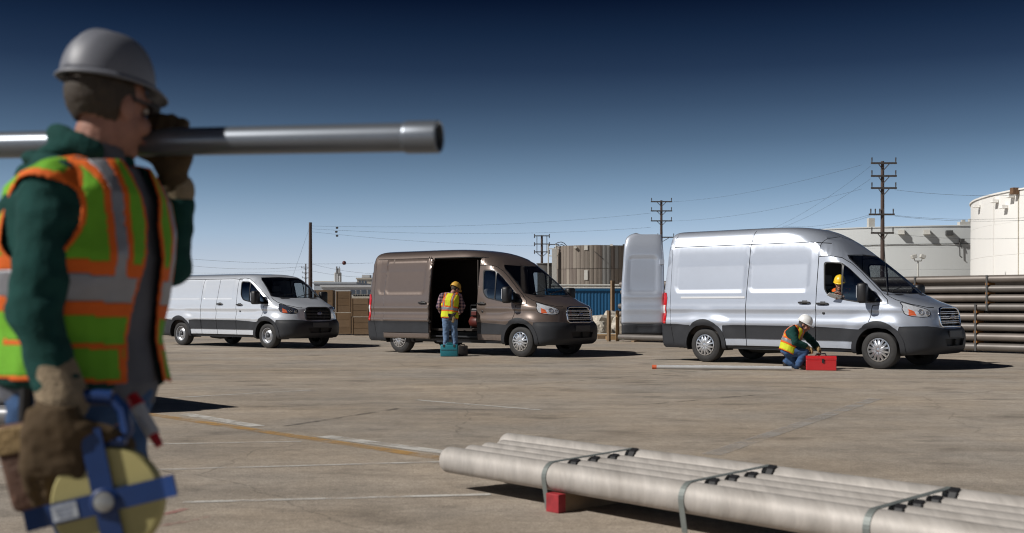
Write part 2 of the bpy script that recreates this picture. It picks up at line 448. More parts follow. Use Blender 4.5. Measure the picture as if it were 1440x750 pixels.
def dens(P, step=.05, closed=True):
    out = []; n = len(P)
    for i in range(n if closed else n-1):
        a, b = P[i], P[(i+1) % n]
        k = max(1, int(math.hypot(b[0]-a[0], b[1]-a[1])/step))
        out += [(a[0]+(b[0]-a[0])*j/k, a[1]+(b[1]-a[1])*j/k) for j in range(k)]
    if not closed: out.append(P[-1])
    return out
def rounded(P, r, seg=4):
    out = []; n = len(P)
    for i in range(n):
        a, b, c = (Vector(P[i-1]), Vector(P[i]), Vector(P[(i+1) % n]))
        d1, d2 = (a-b), (c-b); q = min(r, d1.length*.45, d2.length*.45)
        p, q2 = b+d1.normalized()*q, b+d2.normalized()*q
        for k in range(seg+1):
            t = k/seg; out.append(tuple(p*(1-t)**2 + b*2*t*(1-t) + q2*t*t))
    return out

def make_van(spec):
    B = Body(spec['roof']); zt, gut = B.zt, B.gut
    low = spec['roof'] == 'low'
    paint, plast, dark = spec['paint'], M_PLASTIC, M_GAP
    gw, gws = spec['glass'], spec['wglass']
    root = empty(spec['name'], spec['loc'], -spec['a'])
    root.scale = (1, 1, spec.get('sz', 1))
    tag(root, spec['label'], 'van')
    # ---------------- regions of the unrolled half skin: (key, list of polygons in (u,z))
    def SX(P, step=.05, closed=True):
        q = np.array(dens(P, step, closed)); return np.stack([B.ux(q[:, 0], q[:, 1]), q[:, 1]], 1)
    def SY(P, step=.04, closed=True, rear=False):
        q = np.array(dens(P, step, closed)); return np.stack([B.uy(q[:, 0], q[:, 1], rear), q[:, 1]], 1)
    def circ(cx, cz, r, a0=0, a1=360, n=40):
        return [(cx+r*math.cos(R(a0+(a1-a0)*i/n)), cz+r*math.sin(R(a0+(a1-a0)*i/n))) for i in range(n if a1-a0 == 360 else n+1)]
    def ribbon(P, w=.007):
        q = [Vector(p) for p in P]; out = []
        for i in range(len(q)-1):
            d = (q[i+1]-q[i]); n = Vector((-d.y, d.x)).normalized()*w; e = d.normalized()*w*.5
            out.append(np.array([q[i]-n-e, q[i+1]-n+e, q[i+1]+n+e, q[i]+n-e]))
        return out
    zwt = {'high': 2.0, 'medium': 1.985, 'low': 1.86}[spec['roof']]
    k = (zwt-1.2)/.8                                    # window stretch
    wz = lambda z: 1.2+(z-1.2)*k
    win = rounded([(-1.13, wz(2.0)), (-.78, wz(1.985)), (-.60, wz(1.86)), (-.28, wz(1.585)), (.11, 1.225), (-.36, 1.215), (-.62, 1.255), (-.98, 1.325), (-1.09, 1.46)], .07)
    pane1 = rounded([(-1.10, wz(1.975)), (-.755, wz(1.96)), (-.735, 1.305), (-.97, 1.345), (-1.065, 1.46)], .06)
    pane2 = rounded([(-.715, wz(1.935)), (-.58, wz(1.835)), (-.26, wz(1.56)), (.05, 1.25), (-.36, 1.24), (-.62, 1.28), (-.715, 1.30)], .03)
    doortop = [(-1.25, .36), (-1.245, 1.2), (-1.235, wz(2.10)), (-1.0, wz(2.105)), (-.80, wz(2.07)), (-.62, wz(1.96)), (-.40, wz(1.78)), (.15, 1.275), (.185, 1.19), (-.10, 1.165), (-.14, .93), (-.17, .86)]
    fd = doortop + [(-.36, .70), (-.46, .52), (-.49, .36)]
    ws = rounded([(0, 1.402), (.6, 1.405), (.83, 1.435), (.70, wz(2.05) if not low else 1.925), (.63, wz(2.115) if not low else 1.965), (0, {'high': 2.15, 'medium': 2.09, 'low': 1.985}[spec['roof']])], .05)
    ws[0:5] = [(0, 1.402)]; ws[-5:] = [(0, ws[-3][1])]
    frit = [(0, 1.385), (.62, 1.388), (.865, 1.43), (.735, ws[-1][1]-.085), (.66, ws[-1][1]-.01), (0, ws[-1][1]+.015)]
    hl = [(B.xy(B.ux(np.array([x]), np.array([z])), np.array([z]))[1][0], z) for x, z in ((.34, 1.235), (.42, 1.10), (.49, 1.0))] + [(.90, .968), (.78, .952), (.68, .962), (.635, 1.0), (.63, 1.06), (.69, 1.105), (.80, 1.155)]
    hl = rounded(hl, .03, 3)
    hli = [(.925, 1.10), (.87, 1.06), (.85, .985), (.925, .985)]
    gr = rounded([(0, .775), (.40, .78), (.445, .82), (.45, 1.0), (.40, 1.095), (.30, 1.118), (0, 1.125)], .03)
    gr[0:5] = [(0, .775)]; gr[-5:] = [(0, 1.125)]
    lgr = [(0, .43), (.36, .43), (.43, .56), (0, .56)]
    hood = [(0, 1.14), (.48, 1.132), (.62, 1.128), (.80, 1.19), (.87, 1.27), (.885, 1.345), (.86, 1.39), (.62, 1.375), (0, 1.372)]
    hood_line = hood[:-3][1:] + [(.865, 1.40)]
    ct, cb = .775, .505
    REG = []
    def reg(key, polys): REG.append((key, [np.asarray(p) for p in polys]))
    arches = [circ(0, .36, .425), circ(-WB, .36, .425)]
    reg('HOLE', [SX(a, .03) for a in arches])
    reg('arch', [SX(circ(0, .36, .515), .03)]); reg('arch2', [SX(circ(-WB, .36, .515), .03)])
    gaps = []
    gaps += ribbon(SX(doortop, .05, False))
    gaps += ribbon(SX([(-1.25, .36), (-1.245, 1.2), (-1.235, gut)], .05, False))
    sdz = gut
    for xs in ([-2.77] if not low else [-2.77, -2.08]):
        gaps += ribbon(SX([(xs, .36), (xs-.01 if not low else xs-.04, 1.0), (xs+.035, gut), (xs+.06, zt-.09 if spec['roof'] == 'high' else gut)], .05, False))
    gaps += ribbon(SX([(-4.58, gut), (-1.45, gut), (-1.1, gut-.03)], .06, False), .008)
    gaps += ribbon(SY(hood_line, .04, False), .006)
    gaps += ribbon(SY(hl+hl[:1], .04, False), .006)
    gaps += ribbon(SX([(-4.50, .36), (-4.58, .8), (-4.62, gut), (-4.58, zt-.1)], .06, False), .004) if not low else []
    gaps += ribbon(SX([(-1.235, gut), (-1.22, zt-.16)], .06, False), .004) if spec['roof'] == 'high' else []
    reg('gap', gaps)
    reg('pane', [SX(pane1)]); reg('quarter', [SX(pane2)]); reg('seal', [SX(win)])
    reg('windshield', [SY(ws)]); reg('frit', [SY(frit)])
    reg('hlin', [SY(hli, .03)]); reg('headlight', [SY(hl, .03)]); reg('grille', [SY(gr)])
    reg('lowgrille', [SY(lgr)])
    tl0, tl1 = .79, 1.43 if not low else 1.40
    tlp = [(-4.845, tl0), (-4.70, tl0), (-4.675, tl1-.10), (-4.70, tl1), (-4.832, tl1)]
    reg('tailwhite', [SX([(-4.835, 1.0), (-4.715, 1.0), (-4.705, 1.17), (-4.835, 1.17)], .03)])
    reg('tail', [SX(tlp, .03)])
    if not low: reg('rail', [SX([(-4.33, 1.305), (-2.80, 1.305), (-2.80, 1.345), (-4.33, 1.345)])] if spec['roof'] == 'high' else [])
    # bumper, mouldings, sills
    bump = [(.30, .29), (.42, .50), (.40, .79), (.33, .80)]
    q = SX([(.405, .79), (.36, .60), (.40, .29)], .05, False)
    qr = SY([(0, .29), (0, .735), (.42, .745), (.56, .77), (.75, .79)], .04, False)
    reg('bumper', [np.concatenate([q, qr])])
    reg('mould_door', [SX([(-.2, ct-.055), (-1.242, ct-.01), (-1.242, cb), (-.2, cb)])])
    reg('mould_slide', [SX([(-1.258, ct-.01), (-2.763, ct), (-2.763, cb), (-1.258, cb)])])
    q = SX([(-2.777, ct), (-2.777, cb), (-3.3, cb), (-3.3, ct)])
    reg('mould_rear', [q])
    rr = np.array(dens([(-3.9, .29), (-4.84, .29)], .05, False)); z2 = np.linspace(.29, ct+.005, 12)
    back = np.stack([B.uy(np.full(12, .02), z2, True), z2], 1)
    reg('rear_bumper', [np.concatenate([SX([(-4.1, .29), (-4.80, .29)], .05, False), back, SX([(-4.80, ct+.005), (-4.1, ct)], .05, False)])])
    reg('sill_trim', [SX([(-3.4, .27), (-3.4, .365), (-.3, .365), (-.3, .27)])])
    reg('front_door', [SX(fd)])
    reg('sliding_door', [SX([(-1.25, .365), (-1.24, gut-.005), (-2.735, gut-.005), (-2.77, .365)])])
    reg('hood', [SY(hood)])
    # ---------------- points
    zr = list(np.arange(.30, 1.075, .035)) + [.78, .80, .825, .85, 1.02, 1.06] + list(np.arange(1.08, 1.425, .0125)) + list(np.arange(1.43, 2.0 if not low else 1.78, .04))
    z0 = 1.99 if not low else 1.78
    wq = np.linspace(float(B.W(z0)), .0045, 34); zz = np.linspace(z0, zt, 4000); ww = B.W(zz)
    zr += [float(zz[np.argmax(ww <= w_)]) for w_ in wq]
    zr = sorted(set(np.round([z for z in zr if .29 < z < zt-1e-4], 4)))
    fr = [zr[0]]
    for z in zr[1:]:
        if z-fr[-1] > 1.5e-3: fr.append(z)
    zr = np.array([.29]+fr)
    pts = []
    for i, z in enumerate(zr):
        za = np.array([z]); u0, r0 = float(B.U0(za)[0]), float(B.R0(za)[0])
        o = .5*(i % 2)
        us = list(np.arange(r0-B.KR+.1*o+.02, r0, .10)) + list(np.arange(r0+.045*o, u0, .045)) + list(np.arange(u0+.04*o, u0+B.KF-.012, .04))
        pts += [(u, z) for u in us]
    zb = np.concatenate([zr, [zt]])
    right = np.stack([B.U0(zb)+B.KF, zb], 1); left = np.stack([B.R0(zb)-B.KR, zb], 1)
    bot = np.array(dens([tuple(left[0]), tuple(right[0])], .06, False)); topl = np.array(dens([tuple(right[-1]), tuple(left[-1])], .06, False))
    outer = np.concatenate([bot[:-1], right[:-1], topl[:-1], left[::-1][:-1]])
    V = list(map(tuple, outer)); E = [(i, (i+1) % len(outer)) for i in range(len(outer))]
    for key, polys in REG:
        for P in polys:
            b0 = len(V); V += [tuple(p) for p in P]; E += [(b0+i, b0+(i+1) % len(P)) for i in range(len(P))]
    # drop grid points lying too close to constraint points
    cp = np.array(V); cell = set()
    for p in cp:
        ix, iz = int(math.floor(p[0]/.014)), int(math.floor(p[1]/.006))
        cell.add((ix, iz))
    def near(p):
        ix, iz = int(math.floor(p[0]/.014)), int(math.floor(p[1]/.006))
        return any((ix+a, iz+b) in cell for a in (-1, 0, 1) for b in (-1, 0, 1))
    V += [p for p in pts if not near(p)]
    res = delaunay_2d_cdt([Vector(v) for v in V], E, [], 0, 1e-6)
    uv = np.array([tuple(v) for v in res[0]]); F = np.array([f for f in res[2] if len(f) == 3])
    cen = uv[F].mean(1)
    lab = np.full(len(F), -1)
    lab[~in_poly(outer, cen)] = -2
    for ri, (key, polys) in enumerate(REG):
        for P in polys:
            bb = (cen[:, 0] > P[:, 0].min()) & (cen[:, 0] < P[:, 0].max()) & (cen[:, 1] > P[:, 1].min()) & (cen[:, 1] < P[:, 1].max()) & (lab == -1)
            if bb.any():
                idx = np.nonzero(bb)[0]; s_ = in_poly(P, cen[idx]); lab[idx[s_]] = ri
    names = [r_[0] for r_ in REG]
    area = np.abs(np.cross(uv[F[:, 1]]-uv[F[:, 0]], uv[F[:, 2]]-uv[F[:, 0]]))
    keep = area > 1e-9
    base, bnorm = B.point(uv[:, 0], np.clip(uv[:, 1], .28, zt), 0., True)
    allF = F[(lab != -2) & keep]
    fn_ = np.cross(base[allF[:, 1]]-base[allF[:, 0]], base[allF[:, 2]]-base[allF[:, 0]])
    vnorm = np.zeros_like(base)
    for c_ in range(3): np.add.at(vnorm, allF[:, c_], -fn_)          # outward on the y > 0 half
    vnorm /= np.maximum(np.linalg.norm(vnorm, axis=1), 1e-12)[:, None]
    seam = (np.abs(base[:, 1]) < 1e-3); vnorm[seam, 1] = 0
    OFF = {'arch': .022, 'arch2': .022, 'pane': -.012, 'quarter': -.01, 'seal': -.002, 'windshield': -.004, 'frit': -.001, 'headlight': .003, 'hlin': .004, 'grille': -.05, 'lowgrille': -.04, 'tail': .012, 'tailwhite': .012, 'gap': -.012,
           'rail': .010, 'bumper': .012, 'mould_door': .016, 'mould_slide': .016, 'mould_rear': .016, 'rear_bumper': .014, 'sill_trim': -.02}
    def extract(keys, off=0., skirt=True, sides=(-1, 1), extra=None):
        ids = [names.index(k_) for k_ in keys if k_ in names] + ([-1] if 'body' in keys else [])
        sel = np.isin(lab, ids) & keep
        f = F[sel]
        if not len(f): return None
        P_ = base+bnorm*off if off else base
        used, inv = np.unique(f, return_inverse=True); f2 = inv.reshape(-1, 3)
        v = P_[used]; vb = base[used]; vn = [tuple(t) for t in vnorm[used]]
        faces = [tuple(t) for t in f2]
        verts = [tuple(t) for t in v]
        if off and skirt:
            cnt = {}
            for t in f2:
                for a, b in ((t[0], t[1]), (t[1], t[2]), (t[2], t[0])): cnt[(a, b)] = 1
            bd = [e for e in cnt if (e[1], e[0]) not in cnt]
            m = {}
            def nv(i, which):
                kk = (i, which)
                if kk not in m: m[kk] = len(verts); verts.append(tuple((v if which else vb)[i]))
                return m[kk]
            for a, b in bd: faces.append((nv(b, 1), nv(a, 1), nv(a, 0), nv(b, 0)))
        allv, allf, alln = [], [], []
        vn += [(0., 0., 0.)]*(len(verts)-len(vn))
        for sg in sides:
            o = len(allv)
            allv += [(p[0], p[1]*sg, p[2]) for p in verts]
            # triangles run counter-clockwise in (u,z): outward on the near (-y) half
            allf += [tuple(i+o for i in (t if sg < 0 else t[::-1])) for t in faces]
            alln += [(p[0], p[1]*sg, p[2]) for p in vn]
        return allv, allf, alln
    def part(name, keys, m, off=None, sides=(-1, 1), parent=root, skirt=True, shift=None):
        r_ = extract(keys, OFF.get(keys[0], 0.) if off is None else off, skirt, sides)
        if r_ is None: return None
        v, f, vn = r_
        if shift: v = [(p[0]+shift[0], p[1]+shift[1], p[2]+shift[2]) for p in v]
        o = mesh_obj(name, v, f, m, parent)
        o.data.normals_split_custom_set_from_vertices(vn)
        return o
    body = part('body', ['body'], paint)
    part('shut_lines', ['gap'], dark, parent=body)
    part('sill_trim', ['sill_trim'], plast, parent=body)
    part('hood', ['hood'], paint)
    openslide = spec.get('open_slide'); shift = (-1.40, -.115, 0)
    for sg in (-1, 1):
        fdoor = part('front_door', ['front_door'], paint, sides=(sg,))
        part('door_moulding', ['mould_door'], plast, sides=(sg,), parent=fdoor)
        part('window_seal', ['seal'], M_SEAL, sides=(sg,), parent=fdoor)
        if not (spec.get('open_window') and sg < 0):
            part('window_pane', ['pane'], gw, sides=(sg,), parent=fdoor)
        part('quarter_pane', ['quarter'], gw, sides=(sg,), parent=fdoor)
        sh = shift if (openslide and sg < 0) else None
        sl = part('sliding_door', ['sliding_door'], paint, sides=(sg,), shift=sh)
        part('door_moulding', ['mould_slide'], plast, sides=(sg,), parent=sl, shift=sh)
        if sh:
            sm = sl.modifiers.new('thickness', 'SOLIDIFY'); sm.thickness = .07; sm.offset = -1
        part('wheel_arch_moulding', ['arch'], plast, sides=(sg,)); part('wheel_arch_moulding', ['arch2'], plast, sides=(sg,))
        part('rear_moulding', ['mould_rear'], plast, sides=(sg,))
        t_ = part('tail_lamp', ['tail'], M_TAIL, sides=(sg,)); part('reversing_lens', ['tailwhite'], M_LENSW, sides=(sg,), parent=t_)
        h_ = part('headlight', ['headlight'], spec['lamp'], sides=(sg,))
        part('turn_signal', ['hlin'], M_AMBER, sides=(sg,), parent=h_)
        part('door_rail', ['rail'], M_RAIL, sides=(sg,))
        # headlight insides: reflector bowls behind a proud lens ring
        for (yy, z, r_) in ((.79, 1.05, .052), (.69, 1.022, .042)):
            p = B.point(B.uy(np.array([yy]), np.array([z])), np.array([z]), .006)[0]
            c = Vector((p[0], p[1]*sg, p[2]))
            d = Vector((.8, .6*sg, .12)) if yy > .72 else Vector((.9, .42*sg, .12))
            bm = bmesh.new(); lathe(bm, [(r_, -.012), (r_, .004), (r_*.86, .008), (r_*.7, -.004), (r_*.35, -.008), (.0005, .004)], 20, axis_m(c, d))
            bm_obj('lamp_bowl', bm, M_CHROME, h_, True, 40)
    wsh = part('windshield', ['windshield'], gws); part('windshield_seal', ['frit'], M_SEAL, parent=wsh)
    bmp = part('front_bumper', ['bumper'], plast); part('lower_grille', ['lowgrille'], dark, parent=bmp)
    part('rear_bumper', ['rear_bumper'], plast)
    # ---------------- grille bars following the nose
    gback = part('grille', ['grille'], dark)
    gm = spec['grille']
    def nose(y, z, off):
        p = B.point(B.uy(np.array([abs(y)]), np.array([z])), np.array([z]), off)[0]; return Vector((p[0], p[1]*(1 if y >= 0 else -1), p[2]))
    outline = [q_ for q_ in gr[1:-1]]
    loop = [nose(y, z, .006) for y, z in outline] + [nose(-y, z, .006) for y, z in outline[::-1]]
    bm = bmesh.new(); tube(bm, loop, .021, 8, closed=True); bm_obj('grille_surround', bm, gm, gback, True)
    for z, hw, rr_ in ((1.035, .40, .019), (.95, .43, .023), (.865, .43, .019)):
        ys = np.linspace(-hw, hw, 17)
        for dz in (-.017, .017):
            bm = bmesh.new(); tube(bm, [nose(y, z+dz, .002) for y in ys], rr_*.62, 6); bm_obj('grille_bar', bm, gm, gback, True)
    for yv in (-.2, .2):
        bm = bmesh.new(); tube(bm, [nose(yv, z, -.012) for z in np.linspace(.79, 1.10, 6)], .01, 6); bm_obj('grille_strut', bm, M_PLASTIC, gback, True)
    # oval badge
    c = nose(0, .955, .016); em = axis_m(c, (1, 0, .05))
    em = Matrix.Translation(c) @ Matrix(((0, 0, 1, 0), (1, 0, 0, 0), (0, 1, 0, 0), (0, 0, 0, 1)))
    bm = bmesh.new(); lathe(bm, [(.001, .012), (.8, .012), (.92, .008), (.93, .0)], 32, em @ Matrix.Diagonal((.092, .040, 1, 1)))
    bo = bm_obj('badge', bm, M_BADGE, root, True, 40)
    bm = bmesh.new(); lathe(bm, [(.93, 0), (.93, .016), (1.0, .016), (1.04, 0)], 32, em @ Matrix.Diagonal((.092, .040, 1, 1))); bm_obj('badge_rim', bm, M_CHROME, bo, True, 40)
    text_mesh('badge_lettering', 'Ford', .055, M_CHROME, bo, em @ Matrix.Translation((0, 0, .0135)) @ Matrix.Diagonal((1.35, 1, 1, 1)), .001, .35)
    # hood vents, wipers
    for ys in ((-.66, -.36), (.36, .66)):
        vv = []; n_ = 6
        for i in range(n_+1):
            y = ys[0]+(ys[1]-ys[0])*i/n_
            for dx in (0.245, .185): x = dx-.06*abs(y); vv.append((x, y, B.top(x, y)+.004))
        mesh_obj('hood_vent', vv, [(2*i, 2*i+2, 2*i+3, 2*i+1) for i in range(n_)], M_SEAL, root, False)
    for y0, y1 in ((-.62, -.05), (.0, .62)):
        bm = bmesh.new(); pts_ = []
        for t in np.linspace(0, 1, 7):
            y = y0+(y1-y0)*t; x = .115-.10*t-.03*abs(y); pts_.append((x, y, B.top(x, y)+.018))
        tube(bm, pts_, .009, 6); bm_obj('wiper', bm, M_SEAL, root, True)
    # plate recess on the bumper
    pc = nose(0, .655, .016)
    obj_box('plate_panel', (pc.x, 0, .65), (.02, .56, .13), M_PLASTIC2, bmp, bevel=.01)
    # handles and lock
    for sg in (-1, 1):
        hs = [(-1.10, 1.205)] + ([(-1.48, 1.225)] if not low else [(-1.95, 1.225)])
        for i, (hx, hz) in enumerate(hs):
            sh = shift if (openslide and sg < 0 and i == 1) else (0, 0, 0)
            if openslide and sg < 0 and i == 1: hx = -1.44
            p = B.point(np.array([hx]), np.array([hz]))[0]
            bm = bmesh.new()
            yb = p[1]*sg
            add_box(bm, (hx+sh[0], yb+sg*.004+sh[1], hz), (.10, .02, .075), bevel=.008)
            tube(bm, [(hx-.12+sh[0], yb+sg*.02+sh[1], hz-.005), (hx-.06+sh[0], yb+sg*.035+sh[1], hz), (hx+.06+sh[0], yb+sg*.035+sh[1], hz), (hx+.115+sh[0], yb+sg*.02+sh[1], hz-.005)], .019, 8)
            bm_obj('door_handle', bm, M_SEAL, root, True, 50)
        p = B.point(np.array([-1.085]), np.array([1.02]))[0]
        bm = bmesh.new(); lathe(bm, [(.028, -.004), (.028, .006), (.02, .01), (.001, .01)], 14, axis_m((p[0], p[1]*sg, p[2]), (0, sg, 0))); bm_obj('lock', bm, M_SEAL, root, True, 40)
    # mirrors: two-glass truck mirrors on a foot
    for sg in (-1, 1):
        bm = bmesh.new()
        add_box(bm, (-.20, sg*1.22, 1.395), (.17, .24, .37), Matrix.Rotation(R(-sg*12), 3, 'Z'), bevel=.05)
        mo = bm_obj('mirror', bm, M_SEAL, root, True, 60)
        bm = bmesh.new(); tube(bm, [(-.16, sg*1.0, 1.25), (-.18, sg*1.10, 1.265), (-.19, sg*1.2, 1.30)], .035, 8); bm_obj('mirror_arm', bm, M_SEAL, mo, True)
        obj_box('mirror_glass', (-.292, sg*1.235, 1.42), (.006, .17, .22), M_CHROME, mo, Matrix.Rotation(R(-sg*12), 3, 'Z'))
    # ---------------- wheels
    for cx in (0., -WB):
        for sg in (-1, 1):
            wheel(root, (cx, sg*.87, .352), sg, spec['wheel'])
    # ---------------- inside and underneath
    il = 1.88 if low else zt-.24
    def sheet(name, c, s_, m): return obj_box(name, c, s_, m, root)
    sheet('load_floor', (-2.75, 0, .585), (4.05, 1.84, .05), M_LINER)
    hw0 = .86
    def wall(name, sg, x0, x1):
        sheet(name, ((x0+x1)/2, sg*.935, (1.55-.07+.6)/2+.05), (x1-x0, .02, 1.0), M_LINER)
        z1_ = il; zm = 1.57
        yb, ytp = sg*.935, sg*float(B.W(z1_)-.05)
        v = [(x0, yb, zm), (x1, yb, zm), (x1, ytp, z1_), (x0, ytp, z1_)]
        mesh_obj(name, v, [(0, 1, 2, 3)], M_LINER, root, False)
    wall('side_lining', 1, -4.65, -1.95)
    if openslide: wall('side_lining', -1, -4.65, -2.72)
    else: wall('side_lining', -1, -4.65, -1.95)
    sheet('headlining', (-3.3, 0, il), (2.6, 1.9*float(B.W(il)-.05), .02), M_LINER)
    bt = min(il, 2.22); bz = (bt+.55)/2
    sheet('bulkhead', (-1.40, 0, bz), (.03, 1.60, bt-.55), M_LINER) if not low else None
    if spec.get('open_rear'): pass
    else: sheet('rear_lining', (-4.66, 0, bz), (.02, 1.66, bt-.6), M_LINER)
    sheet('step', (-2.0, -.80, .43), (1.5, .34, .03), M_PLASTIC)
    sheet('underbody', (-1.9, 0, .42), (5.3, 1.55, .22), M_UNDER)
    sheet('front_subframe', (.15, 0, .42), (1.3, 1.3, .2), M_UNDER)
    for cx in (0., -WB):                               # dark wheel housings
        for sg in (-1, 1):
            bm = bmesh.new(); lathe(bm, [(.43, 0), (.43, .40), (.02, .40)], 24, Matrix.Translation((cx, sg*.985, .36)) @ Matrix.Rotation(R(90*sg), 4, 'X'), 0, math.pi) if False else None
            rings = []
            for t in np.linspace(-.25, math.pi+.25, 20):
                rings.append([(cx+.44*math.cos(t), sg*yy, .36+.44*math.sin(t)) for yy in (1.0, .60)])
            v = [p for r_ in rings for p in r_]
            f = [(2*i, 2*i+1, 2*i+3, 2*i+2) for i in range(len(rings)-1)]
            v.append((cx, sg*.60, .36)); ci = len(v)-1
            f += [(2*i+1, 2*i+3, ci) for i in range(len(rings)-1)]
            mesh_obj('wheel_housing', v, f, M_UNDER, root, True); bm.free()
    bm = bmesh.new(); tube(bm, [(-3.0, -.45, .33), (-2.6, -.5, .31), (-2.2, -.5, .33)], .11, 12); bm_obj('silencer', bm, M_UNDER, root, True, 40)
    for cx in (0., -WB):
        bm = bmesh.new(); tube(bm, [(cx, -.8, .34), (cx, .8, .34)], .05, 8); bm_obj('axle', bm, M_UNDER, root, True, 40)
    # cab
    sheet('cab_floor', (-.75, 0, .60), (1.5, 1.75, .05), M_LINER)
    obj_box('dashboard', (.02, 0, 1.10), (.42, 1.70, .46), M_DASH, root, bevel=.10)
    for y in (-.45, .45):
        st = obj_box('seat', (-.95, y, .86), (.50, .50, .16), M_SEATF, root, bevel=.05)
        obj_box('seat_base', (-.95, y, .70), (.40, .44, .18), M_SEAL, st)
        obj_box('backrest', (-1.22, y, 1.22), (.13, .50, .66), M_SEATF, st, Matrix.Rotation(R(-12), 3, 'Y'), bevel=.05)
        obj_box('headrest', (-1.30, y, 1.66), (.10, .28, .2), M_SEATF, st, Matrix.Rotation(R(-8), 3, 'Y'), bevel=.04)
    bm = bmesh.new()
    Mw = Matrix.Translation((-.36, .45, 1.20)) @ Matrix.Rotation(R(-62), 4, 'Y')
    tube(bm, [Mw @ Vector((.19*math.cos(t), .19*math.sin(t), 0)) for t in np.linspace(0, 2*math.pi, 25)[:-1]], .016, 6, closed=True)
    tube(bm, [Mw @ Vector((0, -.18, 0)), Mw @ Vector((0, .18, 0))], .018, 6); tube(bm, [Mw @ Vector((0, 0, 0)), Vector((-.1, .45, 1.08))], .03, 6)
    bm_obj('steering_wheel', bm, M_SEAL, root, True, 40)
    # ---------------- extras
    if spec.get('open_rear'):
        Mr = Matrix.Translation((-4.86, -.93, 0)) @ Matrix.Rotation(R(126), 4, 'Z')
        # closed position: local y runs from the hinge across the back, outside faces -x
        prof = pchip([.55, .8, 1.4, 2.0, 2.4, 2.66], [0, 0, .0, .05, .09, .18])
        w0 = pchip([.55, 1.4, 2.1, 2.4, 2.55, 2.63, 2.66], [.84, .84, .80, .78, .75, .66, .55])
        inn = pchip([.55, 1.4, 2.1, 2.66], [-.02, -.02, -.01, .03])
        zs = np.concatenate([np.linspace(.55, 2.5, 44), np.linspace(2.53, 2.66, 8)]); ts = np.linspace(0, 1, 22)
        v = []; f = []; nz, nt_ = len(zs), len(ts)
        for z in zs:
            for t in ts:
                y = float(inn(z))+float(w0(z)-inn(z))*t
                d = .022*float(sst(.012, -.03, rrect_sd(np.array([y]), np.array([z]), .09, .73, 1.40, 2.2, .09)[0]))
                d += -.02*math.exp(-((z-2.27)/.02)**2)*0 + .02*float(sst(.01, -.02, rrect_sd(np.array([y]), np.array([z]), .14, .56, .62, .76, .03)[0]))
                crn = .03*(abs(2*t-1)**8)
                v.append(Mr @ Vector((prof(z)+d+crn-.012*math.exp(-((z-1.08)/.05)**2)-.02*math.exp(-((z-1.36)/.03)**2), y, z)))
        fo, fb = [], []
        for i in range(nz-1):
            for j in range(nt_-1):
                q_ = (i*nt_+j, (i+1)*nt_+j, (i+1)*nt_+j+1, i*nt_+j+1)
                (fb if zs[i+1] < .80 else fo).append(q_)
        rd = mesh_obj('rear_door', v, [q_[::-1] for q_ in fo], paint, root)
        sm = rd.modifiers.new('thickness', 'SOLIDIFY'); sm.thickness = .06; sm.offset = -1
        fbm = mesh_obj('door_bumper', [p + (Mr.to_3x3() @ Vector((-.012, 0, 0))) for p in v], [q_[::-1] for q_ in fb], plast, rd)
        sm = fbm.modifiers.new('thickness', 'SOLIDIFY'); sm.thickness = .05; sm.offset = -1
        bm = bmesh.new(); add_box(bm, Mr @ Vector((-.012, .60, 1.235)), (.05, .20, .05), (Mr.to_3x3()), .012); add_box(bm, Mr @ Vector((-.02, .60, 1.235)), (.07, .11, .075), (Mr.to_3x3()), .012); bm_obj('door_handle', bm, M_SEAL, rd, True, 50)
        bm = bmesh.new(); add_box(bm, Mr @ Vector((-.0, .40, .90)), (.03, .12, .045), (Mr.to_3x3()), .012); bm_obj('door_badge', bm, M_BADGE, rd, True, 50)
        obj_box('door_rim_strip', Mr @ Vector((.06, .38, 2.275)), (.04, .72, .035), M_PLASTIC2, rd, Mr.to_3x3())
        for z in (.72, 2.08):
            bm = bmesh.new(); add_box(bm, (-4.86, -.945, z), (.10, .06, .11), Matrix.Rotation(R(40), 3, 'Z'), .01); bm_obj('hinge', bm, paint, root)
    if spec.get('antenna'):
        p = B.top(.12, -.86); obj_tube('antenna', [(.12, -.86, p-.02), (.10, -.86, p+.12), (.05, -.86, p+.86)], [.014, .008, .005], M_SEAL, root, 6)
    return root, B

